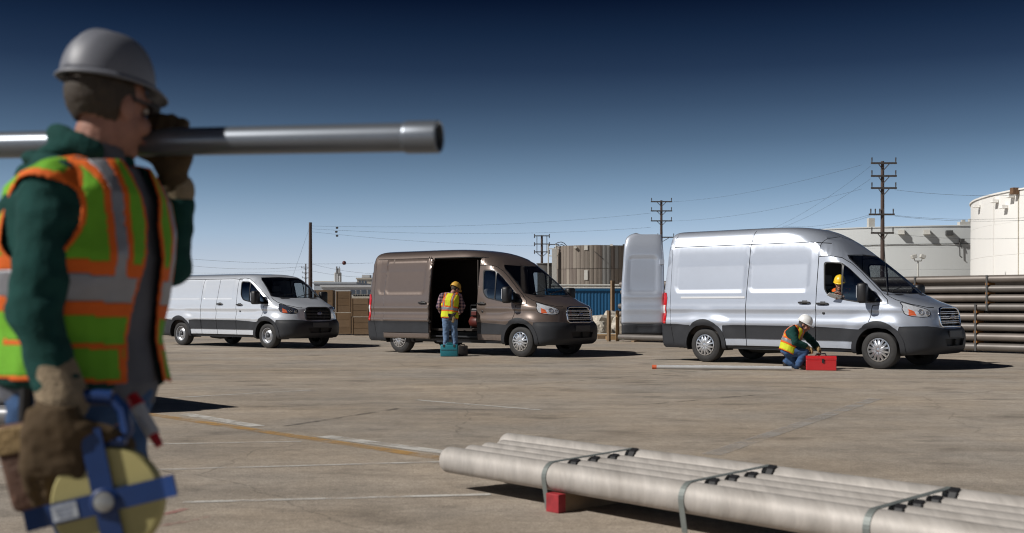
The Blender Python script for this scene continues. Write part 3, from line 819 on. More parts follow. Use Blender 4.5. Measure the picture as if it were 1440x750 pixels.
def wheel(root, c, sg, style):
    """c hub centre; outside faces sg*y"""
    w = bpy.data.objects.new('wheel', None); link(w, root); w.location = c
    w.rotation_euler = (R(-90*sg), 0, 0)                # local +z -> outside
    prof = [(.215, -.115), (.235, -.125), (.30, -.122), (.338, -.10), (.351, -.075), (.352, 0), (.351, .075), (.338, .10), (.30, .122), (.262, .126), (.235, .122), (.215, .105)]
    bm = bmesh.new(); lathe(bm, prof, 48); bm_obj('tyre', bm, M_TYRE, w, True, 30)
    bm = bmesh.new()
    if style == 'cover':
        # ten-spoke cover with round hub
        lathe(bm, [(.215, .10), (.212, .118), (.197, .122), (.190, .10), (.188, .05), (.0, .04)], 48)
        rm = bm_obj('rim', bm, M_RIMDARK, w, True, 30)
        bm = bmesh.new()
        lathe(bm, [(.219, .10), (.217, .121), (.197, .124), (.188, .108)], 48)
        for k in range(7):
            a = 2*math.pi*k/7
            for da, wd in ((-.22, .027), (.22, .027)):
                ca, sa = math.cos(a), math.sin(a)
                r0, r1 = .045, .20
                a1 = a+da
                p0 = Vector((r0*ca, r0*sa, .128)); p1 = Vector((.12*math.cos(a+da*1.15), .12*math.sin(a+da*1.15), .130)); p2 = Vector((r1*math.cos(a1), r1*math.sin(a1), .118))
                tube(bm, [p0, p1, p2], [wd*.9, wd, wd*.9], 6)
        lathe(bm, [(.062, .118), (.060, .138), (.04, .142), (.0005, .142)], 24)
        bm_obj('wheel_cover', bm, M_WHEEL, w, True, 40)
        for k in range(5): pass
    else:
        lathe(bm, [(.218, .10), (.214, .120), (.200, .118), (.192, .07), (.165, .052), (.12, .086), (.085, .092), (.075, .055), (.0005, .055)], 48)
        rm = bm_obj('rim', bm, M_STEEL, w, True, 30)
        bm = bmesh.new()
        for k in range(10):
            a = 2*math.pi*k/10; Mh = Matrix.Translation((.150*math.cos(a), .150*math.sin(a), .0665)) @ Matrix.Rotation(a, 4, 'Z') @ Matrix.Rotation(R(-36), 4, 'Y')
            lathe(bm, [(.022, .004), (.0005, .004)], 12, Mh @ Matrix.Diagonal((.8, 1, 1, 1)))
        bm_obj('vent_holes', bm, M_GAP, rm, False)
        bm = bmesh.new(); lathe(bm, [(.058, .05), (.055, .11), (.03, .125), (.0005, .125)], 20); bm_obj('hub_cap', bm, M_PLASTIC2, rm, True, 40)
    return w

M_PLASTIC = mat('black_trim_plastic', (.026, .028, .033), .55, spec=.4, var=.15, scale=3, bump=.05, bscale=400)
M_PLASTIC2 = mat('grey_trim_plastic', (.05, .053, .06), .5, var=.1)
M_GAP = mat('gap_black', (.012, .012, .013), .7, var=0)
M_SEAL = mat('black_rubber', (.018, .018, .02), .45, var=.1)
M_TYRE = mat('tyre_rubber', (.028, .027, .027), .75, var=.2, scale=9, bump=.15, bscale=60)
M_RIMDARK = mat('wheel_shadow_black', (.02, .02, .022), .5, var=0)
M_WHEEL = mat('silver_wheel_cover', (.62, .63, .65), .22, .85, var=.05)
M_STEEL = mat('silver_steel_wheel', (.42, .43, .45), .38, .6, var=.06)
M_CHROME = mat('chrome', (.82, .83, .85), .08, 1., var=0)
M_TAIL = mat('red_lens', (.55, .012, .012), .12, var=.05, coat=1)
M_LENSW = mat('white_lens', (.7, .66, .66), .15, var=.05, coat=1)
M_AMBER = mat('amber_lens', (.75, .13, .03), .15, var=.1, scale=30, coat=1)
M_LAMP = mat('clear_headlight', (.74, .77, .82), .15, .35, var=.2, scale=22, coat=1)
M_LAMPD = mat('smoked_headlight', (.06, .07, .10), .12, .3, var=.3, scale=22, coat=1)
M_RAIL = mat('satin_rail', (.72, .73, .75), .4, .2, var=.03)
M_BADGE = mat('badge_blue', (.02, .05, .22), .2, var=0, coat=1)
M_LINER = mat('cargo_lining_brown', (.035, .027, .022), .8, var=.15, scale=3)
M_UNDER = mat('underbody_black', (.012, .012, .012), .8, var=.1)
M_DASH = mat('dashboard_grey', (.07, .072, .076), .6, var=.1)
M_SEATF = mat('seat_cloth', (.15, .155, .165), .9, var=.1, bump=.1)
M_GRBLK = mat('black_grille', (.022, .024, .03), .3, var=0, coat=.3)
PAINT_W = mat('white_silver_paint', (.66, .70, .765), .34, .28, var=.015, coat=1, dirt=.03)
PAINT_S = mat('ingot_silver_paint', (.50, .545, .63), .35, .42, var=.015, coat=1, dirt=.03)
PAINT_B = mat('brown_metallic_paint', (.165, .128, .110), .37, .40, var=.03, coat=1, dirt=.03)
G_SIDE = glass('side_glass', (.46, .49, .51), .15)
G_WIND = glass('windshield_glass', (.68, .72, .75), .06)
VANS = [
 dict(name='cargo_van', roof='high', loc=(7.385, 21.82, 0), a=.747, paint=PAINT_S, glass=G_SIDE, wglass=G_WIND, lamp=M_LAMP, grille=M_CHROME, wheel='cover', open_window=True, open_rear=True, antenna=True,
      label='silver high-roof cargo van with its rear door swung open and chrome grille'),
 dict(name='cargo_van', roof='medium', loc=(.797, 26.61, 0), a=.67, paint=PAINT_B, glass=G_SIDE, wglass=G_WIND, lamp=M_LAMP, grille=M_CHROME, wheel='cover', open_slide=True,
      label='brown medium-roof cargo van with its side sliding door open'),
 dict(name='cargo_van', roof='low', loc=(-5.95, 31.615, 0), a=.657, sz=.975, paint=PAINT_W, glass=G_SIDE, wglass=G_WIND, lamp=M_LAMPD, grille=M_GRBLK, wheel='steel',
      label='white low-roof cargo van with black grille and plain steel wheels, farthest of the vans'),
]
VAN_ROOTS = [make_van(s_) for s_ in VANS]
# ================================================================== background
M_WOODP = mat('creosote_pole', (.075, .05, .042), .85, var=.25, scale=3, stretch=(1, 1, .15), bump=.2)
M_ARM = mat('weathered_crossarm', (.06, .052, .048), .8, var=.2)
M_INS = mat('insulator', (.05, .045, .045), .4, var=.1)
M_WIRE = mat('wire', (.05, .055, .06), .6, var=0)
def pole(name, pxx, top, Y, rad, arms, label, cat='utility pole', lean=0.):
    X = (pxx-720)/FPX*Y; H = CAMH+(HOR-top)/FPX*Y
    root = empty(name, (X, Y, 0)); tag(root, label, cat)
    obj_tube('shaft', [(0, 0, -.3), (lean*.5, 0, H*.5), (lean, 0, H)], [rad*1.2, rad, rad*.8], M_WOODP, root, 12)
    for (z, half, kind_, off) in arms:
        zz = CAMH+(HOR-z)/FPX*Y; hw = half/FPX*Y; ox = off/FPX*Y
        a = obj_box('crossarm', (ox, -rad, zz), (2*hw, .12, .13), M_ARM, root)
        for s in (-1, 1):
            if kind_ == 'brace' or kind_ == 'pins':
                obj_tube('brace', [(ox+s*hw*.45, -rad-.04, zz-.02), (0, -rad, zz-.55)], .035, M_ARM, root, 5)
        k_ = {'pins': [-.93, .93], 'brace': [-.93, .93], 'multi': [-.85, -.5, -.15, .15, .9], 'h': [-.95, .95]}[kind_]
        for t in k_:
            h = .42 if kind_ != 'h' else .24
            bm = bmesh.new(); tube(bm, [(ox+t*hw, -rad, zz+.05), (ox+t*hw, -rad, zz+h*.6), (ox+t*hw, -rad, zz+h)], [.035, .075 if kind_ == 'h' else .05, .05], 8)
            bm_obj('insulator', bm, M_INS, root, True, 50)
            if kind_ == 'h':
                bm = bmesh.new(); tube(bm, [(ox+t*hw, -rad, zz-.05), (ox+t*hw, -rad, zz-.28)], [.07, .06], 8); bm_obj('insulator', bm, M_INS, root, True, 50)
    return root
pole('utility_pole', 436.5, 313, 120, .20, [], 'plain brown wooden pole without crossarms behind the white van')
pole('utility_pole', 430, 371, 270, .16, [(377, 6, 'pins', 0), (384, 5, 'pins', 0), (391, 5, 'pins', 0)], 'tiny far-off pole with short crossarms above the white van roof')
hp = pole('utility_pole', 762, 331, 150, .17, [(332, 11, 'h', 0), (343.5, 11, 'h', 0), (354.5, 11, 'h', 0)], 'dark power pole with three tied crossarms above the brown van windscreen')
for s in (-1, 1):
    w_ = 7/FPX*150; obj_tube('tie_rod', [(s*w_, -.17, CAMH+(HOR-354)/FPX*150), (s*w_, -.17, CAMH+(HOR-332)/FPX*150)], .05, M_ARM, hp, 6)
    obj_tube('brace', [(0, -.17, CAMH+(HOR-362)/FPX*150), (s*w_*1.1, -.17, CAMH+(HOR-355)/FPX*150)], .05, M_ARM, hp, 6)
pole('utility_pole', 930, 282, 130, .16, [(284, 15, 'pins', 0), (297, 15, 'pins', 0), (311, 15, 'pins', 0), (334, 12, 'brace', 6)], 'dark wooden power pole rising behind the open rear door of the silver van')
pole('utility_pole', 1241, 227, 85, .15, [(230, 18, 'pins', 1), (248, 18, 'pins', 1), (265, 18, 'pins', 1), (302, 18, 'multi', -2), (328, 16, 'brace', -1)], 'tall reddish brown power pole with five crossarms in front of the grey tank')
def wire(a, b, sag, rad, label, Ya, Yb, extra=None):
    A, B_ = pz(*a, Ya), pz(*b, Yb); n = 14
    P = [A.lerp(B_, i/n) - Vector((0, 0, 4*sag*(i/n)*(1-i/n))) for i in range(n+1)]
    o = obj_tube('overhead_wire', P, rad*.45, M_WIRE, None, 4)
    tag(o, label, 'wire', 'overhead wires'); return P
W1 = 'thin overhead wire running right from the plain brown pole'
for i, (y0, y1) in enumerate(((318, 300), (322, 320), (326, 346))):
    wire((437, y0), (915, y1) if i < 2 else (752, y1), .6 if i < 2 else .3, .02, ('uppermost', 'middle', 'lowest')[i]+' thin wire running right from the plain brown pole', 120, 130)
    tag(obj_lathe('wire_damper', [(.001, -.15), (.10, -.1), (.10, .1), (.001, .15)], M_INS, None, axis_m(pz(474+(i % 2)*-1, y0+2.6+i*1.6, 120.6), (1, 0, 0)), 8), ('top', 'middle', 'bottom')[i]+' little dark damper clipped on a wire right of the plain pole', 'damper', 'wire dampers')
wire((250, 363), (525, 370), .3, .022, 'wire carrying a red marker ball above the crates', 118, 122)
tag(obj_lathe('marker_ball', [(r_*.58, h_*.58) for r_, h_ in ((.001, -.37), (.16, -.34), (.29, -.24), (.36, -.1), (.37, 0), (.36, .1), (.29, .24), (.16, .34), (.001, .37))], mat('marker_ball_red', (.09, .02, .02), .5), None, Matrix.Translation(pz(484, 370, 120)), 14), 'small dark red marker ball hanging on a wire over the crates', 'marker ball')
wire((437, 371), (525, 385), .2, .022, 'wire sloping right below the red marker ball', 120, 135)
wire((240, 370), (437, 374), .5, .022, 'wire crossing behind the white van roof to the plain pole', 130, 125)
wire((437, 381), (525, 390), .2, .022, 'lowest wire right of the plain pole above the silo', 120, 140)
wire((436, 318), (412, 388), 0, .02, 'steep guy wire from the top of the plain brown pole', 120, 112)
wire((240, 383), (430, 379), .5, .022, 'wire running left from the tiny far-off pole', 240, 268)
for i, (y0, y1) in enumerate(((234, 322), (252, 322), (302, 318), (304, 323))):
    wire((1224, y0), (1085+i*8, y1), .4, .018, ('top', 'second', 'third', 'lowest')[i]+' wire descending left from the tall reddish pole', 85, 125)
for i, (y0, y1) in enumerate(((267, 273), (303, 304), (304, 308), (329, 333))):
    wire((1258, y0), (1475, y1), .25, .020, ('top', 'second', 'third', 'lowest')[i]+' wire running right from the tall reddish pole across the white tank', 85, 72)
for i, (y0, y1) in enumerate(((284, 262), (311, 300))):
    wire((1212-0*i, 232+i*34), (946, y0), .5, .015, ('upper', 'lower')[i]+' faint wire between the two power poles over the silver van', 85, 130)

# ---- tanks
def tank(name, C, Rr, H, courses, m, label, seam=.02, seg=96, cap=True):
    root = empty(name, (C[0], C[1], 0)); tag(root, label, 'tank')
    hs = np.linspace(0, H, courses+1)
    for i in range(courses):
        obj_lathe('shell_course', [(Rr, hs[i]), (Rr+.012*(courses-i), hs[i]+.02), (Rr+.012*(courses-i), hs[i+1]-.03), (Rr, hs[i+1]-.005)], m, root, seg=seg, angle=20)
    if cap:
        obj_lathe('roof', [(Rr+.05, H-.12), (Rr+.12, H-.12), (Rr+.12, H), (Rr*.5, H+Rr*.025), (.01, H+Rr*.04)], m, root, seg=seg, angle=20)
    return root
M_TWHITE = mat('white_tank_paint', (.84, .83, .80), .6, var=.04, scale=.12, stretch=(1, 1, .25), dirt=.10)
M_TGREY = mat('grey_tank_paint', (.52, .54, .54), .6, var=.06, scale=.15, stretch=(1, 1, .2), dirt=.05)
M_RUST = mat('rust_streak', (.20, .12, .06), .9, var=.4, scale=3)
M_DKM = mat('dark_metal', (.06, .06, .06), .6, var=.2)
M_LTM = mat('pale_metal', (.55, .54, .50), .5, var=.08)
wtk = tank('storage_tank', (64.9, 90.0), 27, 9.84, 4, M_TWHITE, 'huge white cylindrical storage tank at the right edge')
gtk = tank('storage_tank', (53.5, 153), 24, 10.0, 4, M_TGREY, 'wide pale grey storage tank behind the tall reddish pole')
def on_tank(root, Rr, pxx, py, build):
    """place a fitting on the tank wall where pixel column pxx meets it"""
    C = root.location; t = (pxx-720)/FPX
    a = 1+t*t; b = -2*(t*C.x+C.y); c = C.x**2+C.y**2-Rr**2
    D = b*b-4*a*c
    Y = (-b-math.sqrt(max(D, 0)))/(2*a); P = Vector((t*Y, Y, CAMH-(py-HOR)/FPX*Y)); n = (P-Vector((C.x, C.y, P.z))).normalized()
    return P-C, n, Y
def fitting(root, Rr, pxx, py, w, h, d, m, name, skirt=True):
    P, n, Y = on_tank(root, Rr, pxx, py, None)
    rot = Matrix.Rotation(math.atan2(n.y, n.x), 3, 'Z')
    bm = bmesh.new(); add_box(bm, P+n*(d/2), (d, w, h), rot, .02)
    add_box(bm, P+n*(d*.6)-Vector((0, 0, h*.4)), (d*1.1, w*1.1, h*.12), rot)
    return bm_obj(name, bm, m, root)
for x_, y_ in ((1402, 283), (1424, 276), (1415, 291), (1377, 290)): fitting(wtk, 27.05, x_, y_, .50, .26, .45, M_TWHITE, 'foam_chamber')
fitting(wtk, 27.05, 1431, 269, .45, .5, .5, mat('rusty_fitting', (.16, .09, .05), .8, var=.3), 'rusty_valve')
for x_ in (1397, 1432):
    P, n, Y = on_tank(wtk, 27.06, x_, 300, None)
    obj_tube('weld_seam' if x_ < 1430 else 'stained_downpipe', [(P.x, P.y, .2), (P.x, P.y, 9.6)], .035, M_TWHITE if x_ < 1430 else mat('stained_pipe', (.48, .44, .36), .7, var=.2), wtk, 6)
for x_, y_ in ((1268, 327), (1303, 327), (1334, 328)): fitting(gtk, 24.05, x_, y_, .7, .55, .7, M_LTM if x_ < 1320 else M_DKM, 'roof_vent')
bm = bmesh.new(); P, n, Y = on_tank(gtk, 24, 1358, 320, None)
add_box(bm, P+Vector((0, .5, .35)), (1.2, .8, .6)); add_box(bm, P+Vector((.7, .5, .5)), (.3, .5, 1.0)); add_box(bm, P+Vector((-.1, .5, .75)), (.35, .4, .25)); bm_obj('roof_platform', bm, M_LTM, gtk)
P, n, Y = on_tank(gtk, 24, 1227, 322, None); obj_box('roof_box', P+Vector((0, .6, .6)), (.7, .7, 1.3), M_LTM, gtk)
P, n, Y = on_tank(gtk, 24.3, 1353, 350, None)
bm = bmesh.new(); tube(bm, [P+Vector((0, 0, -1.0)), P+Vector((-.25, 0, -.8)), P+Vector((-.3, 0, .9)), P], .06, 6); add_box(bm, P+Vector((0, 0, .9)), (.45, .3, .4)); bm_obj('wall_lamp', bm, M_DKM, gtk)
for z_ in (3.9, 7.9):
    pts_ = []
    for k_ in range(41):
        t = math.radians(180+180*k_/40); pts_.append((24.12*math.cos(t), 24.12*math.sin(t), z_))
    obj_tube('wind_girder', pts_, .04, M_DKM, gtk, 5)
# brown clad tank: upright ribbed sheets
Yb = 110.; xb = (841-720)/FPX*Yb; Rb = 59/FPX*Yb; Hb = CAMH+(HOR-344.5)/FPX*Yb
M_BRN = [mat('brown_cladding_%d' % i, c, .75, var=.22, scale=1.2, stretch=(3, 3, .12)) for i, c in enumerate(((.21, .178, .15), (.26, .226, .19), (.165, .135, .115), (.28, .28, .27)))]
btk = empty('storage_tank', (xb, Yb+Rb, 0)); tag(btk, 'brown metal-clad tank above the blue container', 'tank')
random.seed(4)
obj_lathe('shell', [(Rb-.06, 0), (Rb-.06, Hb-.05), (.01, Hb+.2)], M_BRN[2], btk, seg=64)
nP = 30
for row in range(3):
    for i in range(nP):
        t0, t1 = math.radians(180+180*i/nP+.25), math.radians(180+180*(i+1)/nP-.25)
        z0_, z1_ = Hb*row/3+.03, Hb*(row+1)/3-.02
        v = []
        for tt, rr_ in ((t0, Rb-.05), (t0, Rb), ((t0+t1)/2, Rb+.02), (t1, Rb), (t1, Rb-.05)):
            v += [(rr_*math.cos(tt), rr_*math.sin(tt), z0_), (rr_*math.cos(tt), rr_*math.sin(tt), z1_)]
        mi = random.choices([0, 1, 2, 3], [6, 3, 4, .6])[0]
        if i in (16, 17): mi = 3
        mesh_obj('cladding_panel', v, [(2*k_, 2*k_+2, 2*k_+3, 2*k_+1) for k_ in range(4)], M_BRN[mi], btk, False)
for x_, y_, w_, h_ in ((824, 348.5, .34, .45), (824, 387, .34, .95)):
    P, n, Y = on_tank(btk, Rb+.05, x_, y_, None); obj_box('pale_hatch', P, (.34, .05, h_), M_LTM, btk, Matrix.Rotation(math.atan2(n.y, n.x)+math.pi/2, 3, 'Z'))
for x_, y_, m_ in ((810, 348, M_LTM), (859, 345, M_LTM), (876, 345, M_DKM)):
    P, n, Y = on_tank(btk, Rb+.05, x_, y_, None); obj_box('roof_vent', P+n*.15, (.3, .3, .16), m_, btk, taper=.7)
P, n, Y = on_tank(btk, Rb+.1, 836, 354, None); P2, n2, Y2 = on_tank(btk, Rb+.1, 849, 365, None); obj_tube('slanted_pipe', [P+n*.1, P2+n2*.1], .03, M_DKM, btk, 5)
# stair tower and small dark tank left of it
st = empty('stair_tower', (pz(772, 400, 112).x, 112, 0)); tag(st, 'small white stair tower with curved handrail left of the brown tank', 'stair tower')
def q112(x, y): p = pz(x, y, 112); return Vector((p.x-st.location.x, 0, p.z))
for x_ in (771, 782): obj_tube('upright', [Vector((q112(x_, 400).x, 0, 0)), q112(x_, 344)], .07, M_LTM, st, 6)
for y_ in (360, 350, 344): obj_tube('rail', [q112(771, y_), q112(786, y_)], .05, M_LTM if y_ > 346 else M_DKM, st, 6)
obj_tube('curved_handrail', [q112(x_, y_) for x_, y_ in ((780, 344), (784, 341.5), (789, 340.5), (793, 342), (797, 346))], .04, M_DKM, st, 6)
obj_tube('curved_handrail', [q112(x_, y_) for x_, y_ in ((779, 349), (784, 346), (790, 344), (795, 346.5))], .04, M_DKM, st, 6)
obj_box('stair_wall', q112(779.5, 376), (.45, .5, 3.6), M_LTM, st)
tk2 = tank('storage_tank', (pz(772, 400, 118).x, 119.2), 1.15, CAMH+(HOR-370)/FPX*118, 2, mat('dark_tank', (.07, .065, .06), .7), 'small dark tank beside the white stair tower', seg=32)

# ---- blue container with a pale pipe rail behind
M_BLUE = mat('blue_container_paint', (.004, .085, .20), .55, var=.10, scale=1.0, dirt=.06)
bc = empty('container', (pz(836, 420, 56).x, 56, 0)); tag(bc, 'blue corrugated steel container behind the brown van', 'container')
zt_, wL, wR = CAMH+(HOR-406)/FPX*56, pz(768, 420, 56).x-bc.location.x, pz(880, 420, 56).x-bc.location.x
nr = 24; v = []; 
for i in range(nr*4+1):
    x_ = wL+(wR-wL)*i/(nr*4); d_ = (0, 0, .014, .014)[i % 4]; v += [(x_, d_, .08), (x_, d_, zt_-.08)]
mesh_obj('corrugated_side', v, [(2*i, 2*i+2, 2*i+3, 2*i+1) for i in range(nr*4)], M_BLUE, bc, False)
obj_box('box', ((wL+wR)/2, 1.3, zt_/2), (wR-wL, 2.4, zt_-.02), M_BLUE, bc)
obj_box('top_rail', ((wL+wR)/2, .01, zt_-.05), (wR-wL+.06, .12, .11), M_BLUE, bc); obj_box('bottom_rail', ((wL+wR)/2, .01, .09), (wR-wL+.06, .12, .16), M_BLUE, bc)
rl = empty('pipe_rail', (pz(836, 400, 62).x, 62, 0)); tag(rl, 'pale pipe rail running along above the blue container', 'rail')
for y_ in (401.5, 405.5): obj_tube('rail', [(pz(775, y_, 62).x-rl.location.x, 0, pz(775, y_, 62).z), (pz(905, y_, 62).x-rl.location.x, 0, pz(905, y_, 62).z)], .06, M_LTM, rl, 8)
for x_ in range(782, 905, 13): obj_tube('post', [(pz(x_, 400, 62).x-rl.location.x, 0, 0), (pz(x_, 400, 62).x-rl.location.x, 0, pz(x_, 401, 62).z)], .035, M_LTM, rl, 6)

# ---- broken concrete and timber
M_CONC = mat('broken_concrete', (.50, .46, .39), .9, var=.25, scale=5, bump=.5, bscale=12)
M_TIMB = mat('raw_timber', (.42, .27, .13), .8, var=.2, scale=4, stretch=(6, 6, .5))
M_TIMBD = mat('weathered_timber', (.22, .15, .09), .85, var=.25, scale=4)
def rock(name, c, s, m, seed):
    bm = bmesh.new(); bmesh.ops.create_icosphere(bm, subdivisions=3, radius=1)
    for v_ in bm.verts:
        q = v_.co.copy(); k_ = max(abs(q.x), abs(q.y), abs(q.z)); q = q.lerp(q/k_, .75)
        q += noise.noise_vector(v_.co*1.7+Vector((seed, 0, 0)))*.22
        v_.co = Vector((q.x*s[0]/2, q.y*s[1]/2, q.z*s[2]/2))
    o = bm_obj(name, bm, m, None, False); o.location = c; o.rotation_euler = (0, 0, seed); return o
for i, (x_, y_, Y, s) in enumerate(((851, 462, 47, (1.0, .7, .75)), (862, 458, 48.5, (.8, .7, .9)), (842, 466, 46, (.5, .5, .5)), (872, 463, 46.5, (.6, .6, .7)))):
    p = pz(x_, y_, Y); o = rock('concrete_block', (p.x, Y, s[2]*.46), s, M_CONC, i*1.3+.4)
    tag(o, ('largest pale broken concrete block beyond the brown van bumper', 'tall broken concrete block in front of the blue container', 'small broken concrete lump nearest the brown van', 'broken concrete block touching the wooden rack post')[i], 'concrete block', 'broken concrete heap')
for i, (x0_, x1_, y_, Y, m_) in enumerate(((838, 868, 470.5, 42, M_LTM), (836, 866, 473.5, 40.5, M_TIMB), (840, 872, 476, 39.2, M_TIMBD), (852, 878, 478.2, 38.2, M_TIMB))):
    a, b_ = pz(x0_, y_, Y), pz(x1_, y_, Y+.6*(i % 2)); hgt = .12
    o = obj_box('timber_beam', ((a.x+b_.x)/2, Y, hgt/2+.002), (b_.x-a.x, .14, hgt), m_, None, Matrix.Rotation(.08*(i-1.5), 3, 'Z'))
    tag(o, ('pale beam lying at the foot of the concrete blocks', 'light wooden beam on the ground beyond the brown van', 'weathered dark beam on the ground beyond the brown van', 'short light plank lying by the wooden rack post')[i], 'beam', 'loose timber')

# ---- long pipe rack running behind the silver van
M_PIPE = mat('dull_grey_steel_pipe', (.145, .132, .122), .5, .3, var=.18, scale=1.3, dirt=.22)
M_PIPE2 = mat('brown_grey_steel_pipe', (.175, .152, .135), .5, .25, var=.2, scale=1.3, dirt=.22)
M_ORG = mat('orange_block', (.40, .17, .04), .75, var=.2)
M_STRAP = mat('steel_band', (.10, .10, .10), .5, .5, var=.1)
A_ = Vector((3.42, 36.6, 0)); Bd = (Vector((12.25, 27.45, 0))-A_).normalized(); Nn = Vector((Bd.y, -Bd.x, 0))
if Nn.y > 0: Nn = -Nn                                  # points to the camera side
LEN = 15.6
zc = [.14, .385, .63, .875, 1.115, 1.335, 1.56, 1.80]
rd_ = [.096, .096, .095, .092, .088, .088, .088, .094]
ordn = ['bottom', 'second lowest', 'third lowest', 'fourth lowest', 'fourth highest', 'third highest', 'second highest', 'topmost']
def hollow_pipe(name, a, b_, r, m, seg=20, wall_=.12, parent=None):
    a, b_ = Vector(a), Vector(b_); L_ = (b_-a).length
    return obj_lathe(name, [(r*(1-wall_), L_*.5), (r*(1-wall_), 0), (r, 0), (r, L_), (r*(1-wall_), L_), (r*(1-wall_), L_*.5)], m, parent, axis_m(a, b_-a), seg)
for i in range(8):
    for row in range(3):
        st_ = A_ + Bd*(.05*((i*7+row*3) % 4)) - Nn*((0, .21, .75)[row])
        zq = zc[i] if row < 2 else .13+.255*i
        if row == 2 and i == 7: continue
        if row == 2: zq += .12
        o = hollow_pipe('steel_pipe', st_+Vector((0, 0, zq)), st_+Bd*LEN+Vector((0, 0, zq)), rd_[i] if row < 2 else .122, (M_PIPE, M_PIPE2)[(i+row) % 2])
        tag(o, (ordn[i]+' long grey pipe on the front of the rack behind the silver van') if row == 0 else (ordn[i]+(' pipe in the second row of the rack, behind the front pipes' if row == 1 else ' thick dark pipe in the back row of the rack')), 'pipe', 'pipes in the long rack')
def rack_t(pxx):
    t = (pxx-720)/FPX; return (t*A_.y-A_.x)/(Bd.x-t*Bd.y)
for col, (x_, lo, hi) in enumerate(((1374, 0, 4), (1390, 4, 8), (1289, 3, 8), (1462, 0, 8))):
    tt = rack_t(x_)
    for i in range(lo, hi):
        z0_ = zc[i]+rd_[i]; z1_ = zc[i+1]-rd_[i+1] if i < 7 else z0_
        if i < 7:
            p = A_+Bd*tt-Nn*.10
            o = obj_box('spacer_block', p+Vector((0, 0, (z0_+z1_)/2)), (.075, .40, max(z1_-z0_, .02)), M_ORG, None, Matrix.Rotation(math.atan2(Bd.y, Bd.x), 3, 'Z'))
            tag(o, 'orange spacer on the %s rack pipe, %s' % (ordn[i], ('below the upper stack', 'right of the silver van', 'beside its windscreen', 'at the right frame edge')[col]), 'spacer', 'orange spacers in the pipe rack')
    zlo, zhi = zc[lo]-rd_[lo], zc[min(hi, 7)]+rd_[min(hi, 7)]
    p = A_+Bd*tt+Nn*.104
    o = obj_box('steel_band', p+Vector((0, 0, (zlo+zhi)/2)), (.045, .012, zhi-zlo), M_STRAP, None, Matrix.Rotation(math.atan2(Bd.y, Bd.x), 3, 'Z'))
    tag(o, ('steel band round the lower rack pipes near the silver van nose', 'steel band round the upper rack pipes right of the van', 'steel band round the rack pipes near the windscreen', 'rightmost steel band round the rack pipes')[col], 'steel band', 'bands on the pipe rack')
# base sleepers, rack end posts
for k_, tt in enumerate((.7, 5.2, 9.6, 13.8)):
    o = obj_box('sleeper', A_+Bd*tt-Nn*.1+Vector((0, 0, .022)), (.12, .6, .044), M_TIMBD, None, Matrix.Rotation(math.atan2(Bd.y, Bd.x), 3, 'Z'))
    tag(o, ('timber sleeper under the left end of the pipe rack', 'timber sleeper under the rack behind the silver van', 'timber sleeper under the rack behind the silver van bonnet', 'timber sleeper under the right end of the pipe rack')[k_], 'sleeper', 'rack sleepers')
for k_, (off, sd, zz0, zz1) in enumerate(((-.10, .16, .98, 1.93), (.05, -.36, 1.0, 1.90), (-.28, .30, .0, .98), (.0, -.06, .0, .98))):
    p = A_-Bd*.14+Nn*sd+Bd*off*.2
    o = obj_box('rack_post', p+Vector((0, 0, (zz0+zz1)/2)), (.075, .13, zz1-zz0), M_TIMB if k_ % 2 else M_TIMBD, None, Matrix.Rotation(math.atan2(Bd.y, Bd.x)+.1*k_, 3, 'Z'))
    tag(o, ('dark upper timber post at the left end of the pipe rack', 'light upper timber post at the left end of the pipe rack', 'dark lower timber post at the left end of the pipe rack', 'light lower timber post at the left end of the pipe rack')[k_], 'post', 'timber posts of the pipe rack')
# flood lights
fl = empty('flood_light', pz(1291, 470, 45).xyz*0+Vector((pz(1291, 400, 45).x, 45, 0))); tag(fl, 'white twin flood light on a thin post above the pipe rack', 'flood light')
zf = CAMH+(HOR-368)/FPX*45
obj_tube('post', [(0, 0, 0), (0, 0, zf)], .03, M_LTM, fl, 8); obj_tube('yoke', [(-.16, 0, zf+.13), (-.12, 0, zf+.02), (.12, 0, zf+.02), (.17, 0, zf+.15)], .022, M_LTM, fl, 6)
for s in (-1, 1): obj_box('lamp_head', (s*.17, -.03, zf+.2), (.2, .16, .15), M_LTM, fl, Matrix.Rotation(R(s*18), 3, 'Y'), bevel=.02)

# ---- crates beside the brown van
M_CRATE = [mat('crate_board_%d' % i, c, .85, var=.14, scale=2.2, stretch=(1, 1, 3), dirt=.12) for i, c in enumerate(((.17, .108, .058), (.155, .10, .055), (.185, .122, .07)))]
def crate(x0, y0, x1, y1, Y, label, mi, rot=0., boards=3):
    a, b_ = pz(x0, y0, Y), pz(x1, y1, Y); w, h = b_.x-a.x, a.z-b_.z; d = min(w, .9)
    root = empty('crate', ((a.x+b_.x)/2, Y+d/2, max(b_.z, 0.)), rot); tag(root, label, 'crate', 'brown crates beside the brown van')
    obj_box('core', (0, 0, h/2), (w-.03, d-.03, h-.02), M_CRATE[1], root)
    for i in range(boards):
        hh = h/boards
        obj_box('board', (0, -d/2+.006, hh*(i+.5)), (w, .018, hh-.012), M_CRATE[(mi+i) % 3], root)
    for s in (-1, 1): obj_box('corner_batten', (s*(w/2-.03), -d/2-.008, h/2), (.05, .014, h-.01), M_CRATE[mi], root)
    return root
crate(441, 408, 468, 470.8, 44, 'tall brown board crate right of the white van, behind its bonnet', 0, 0, 4)
crate(470.5, 440, 493.5, 470.3, 43.6, 'lower brown crate in the middle stack between the vans', 1)
crate(471.5, 409.5, 492.5, 439.6, 43.7, 'upper brown crate in the middle stack between the vans', 2, .04)
crate(494.5, 446, 519.5, 470.6, 43.2, 'lower brown crate against the brown van tail', 2)
crate(494, 419.5, 518.5, 445.6, 43.3, 'upper brown crate in the stack against the brown van tail', 0, -.03)
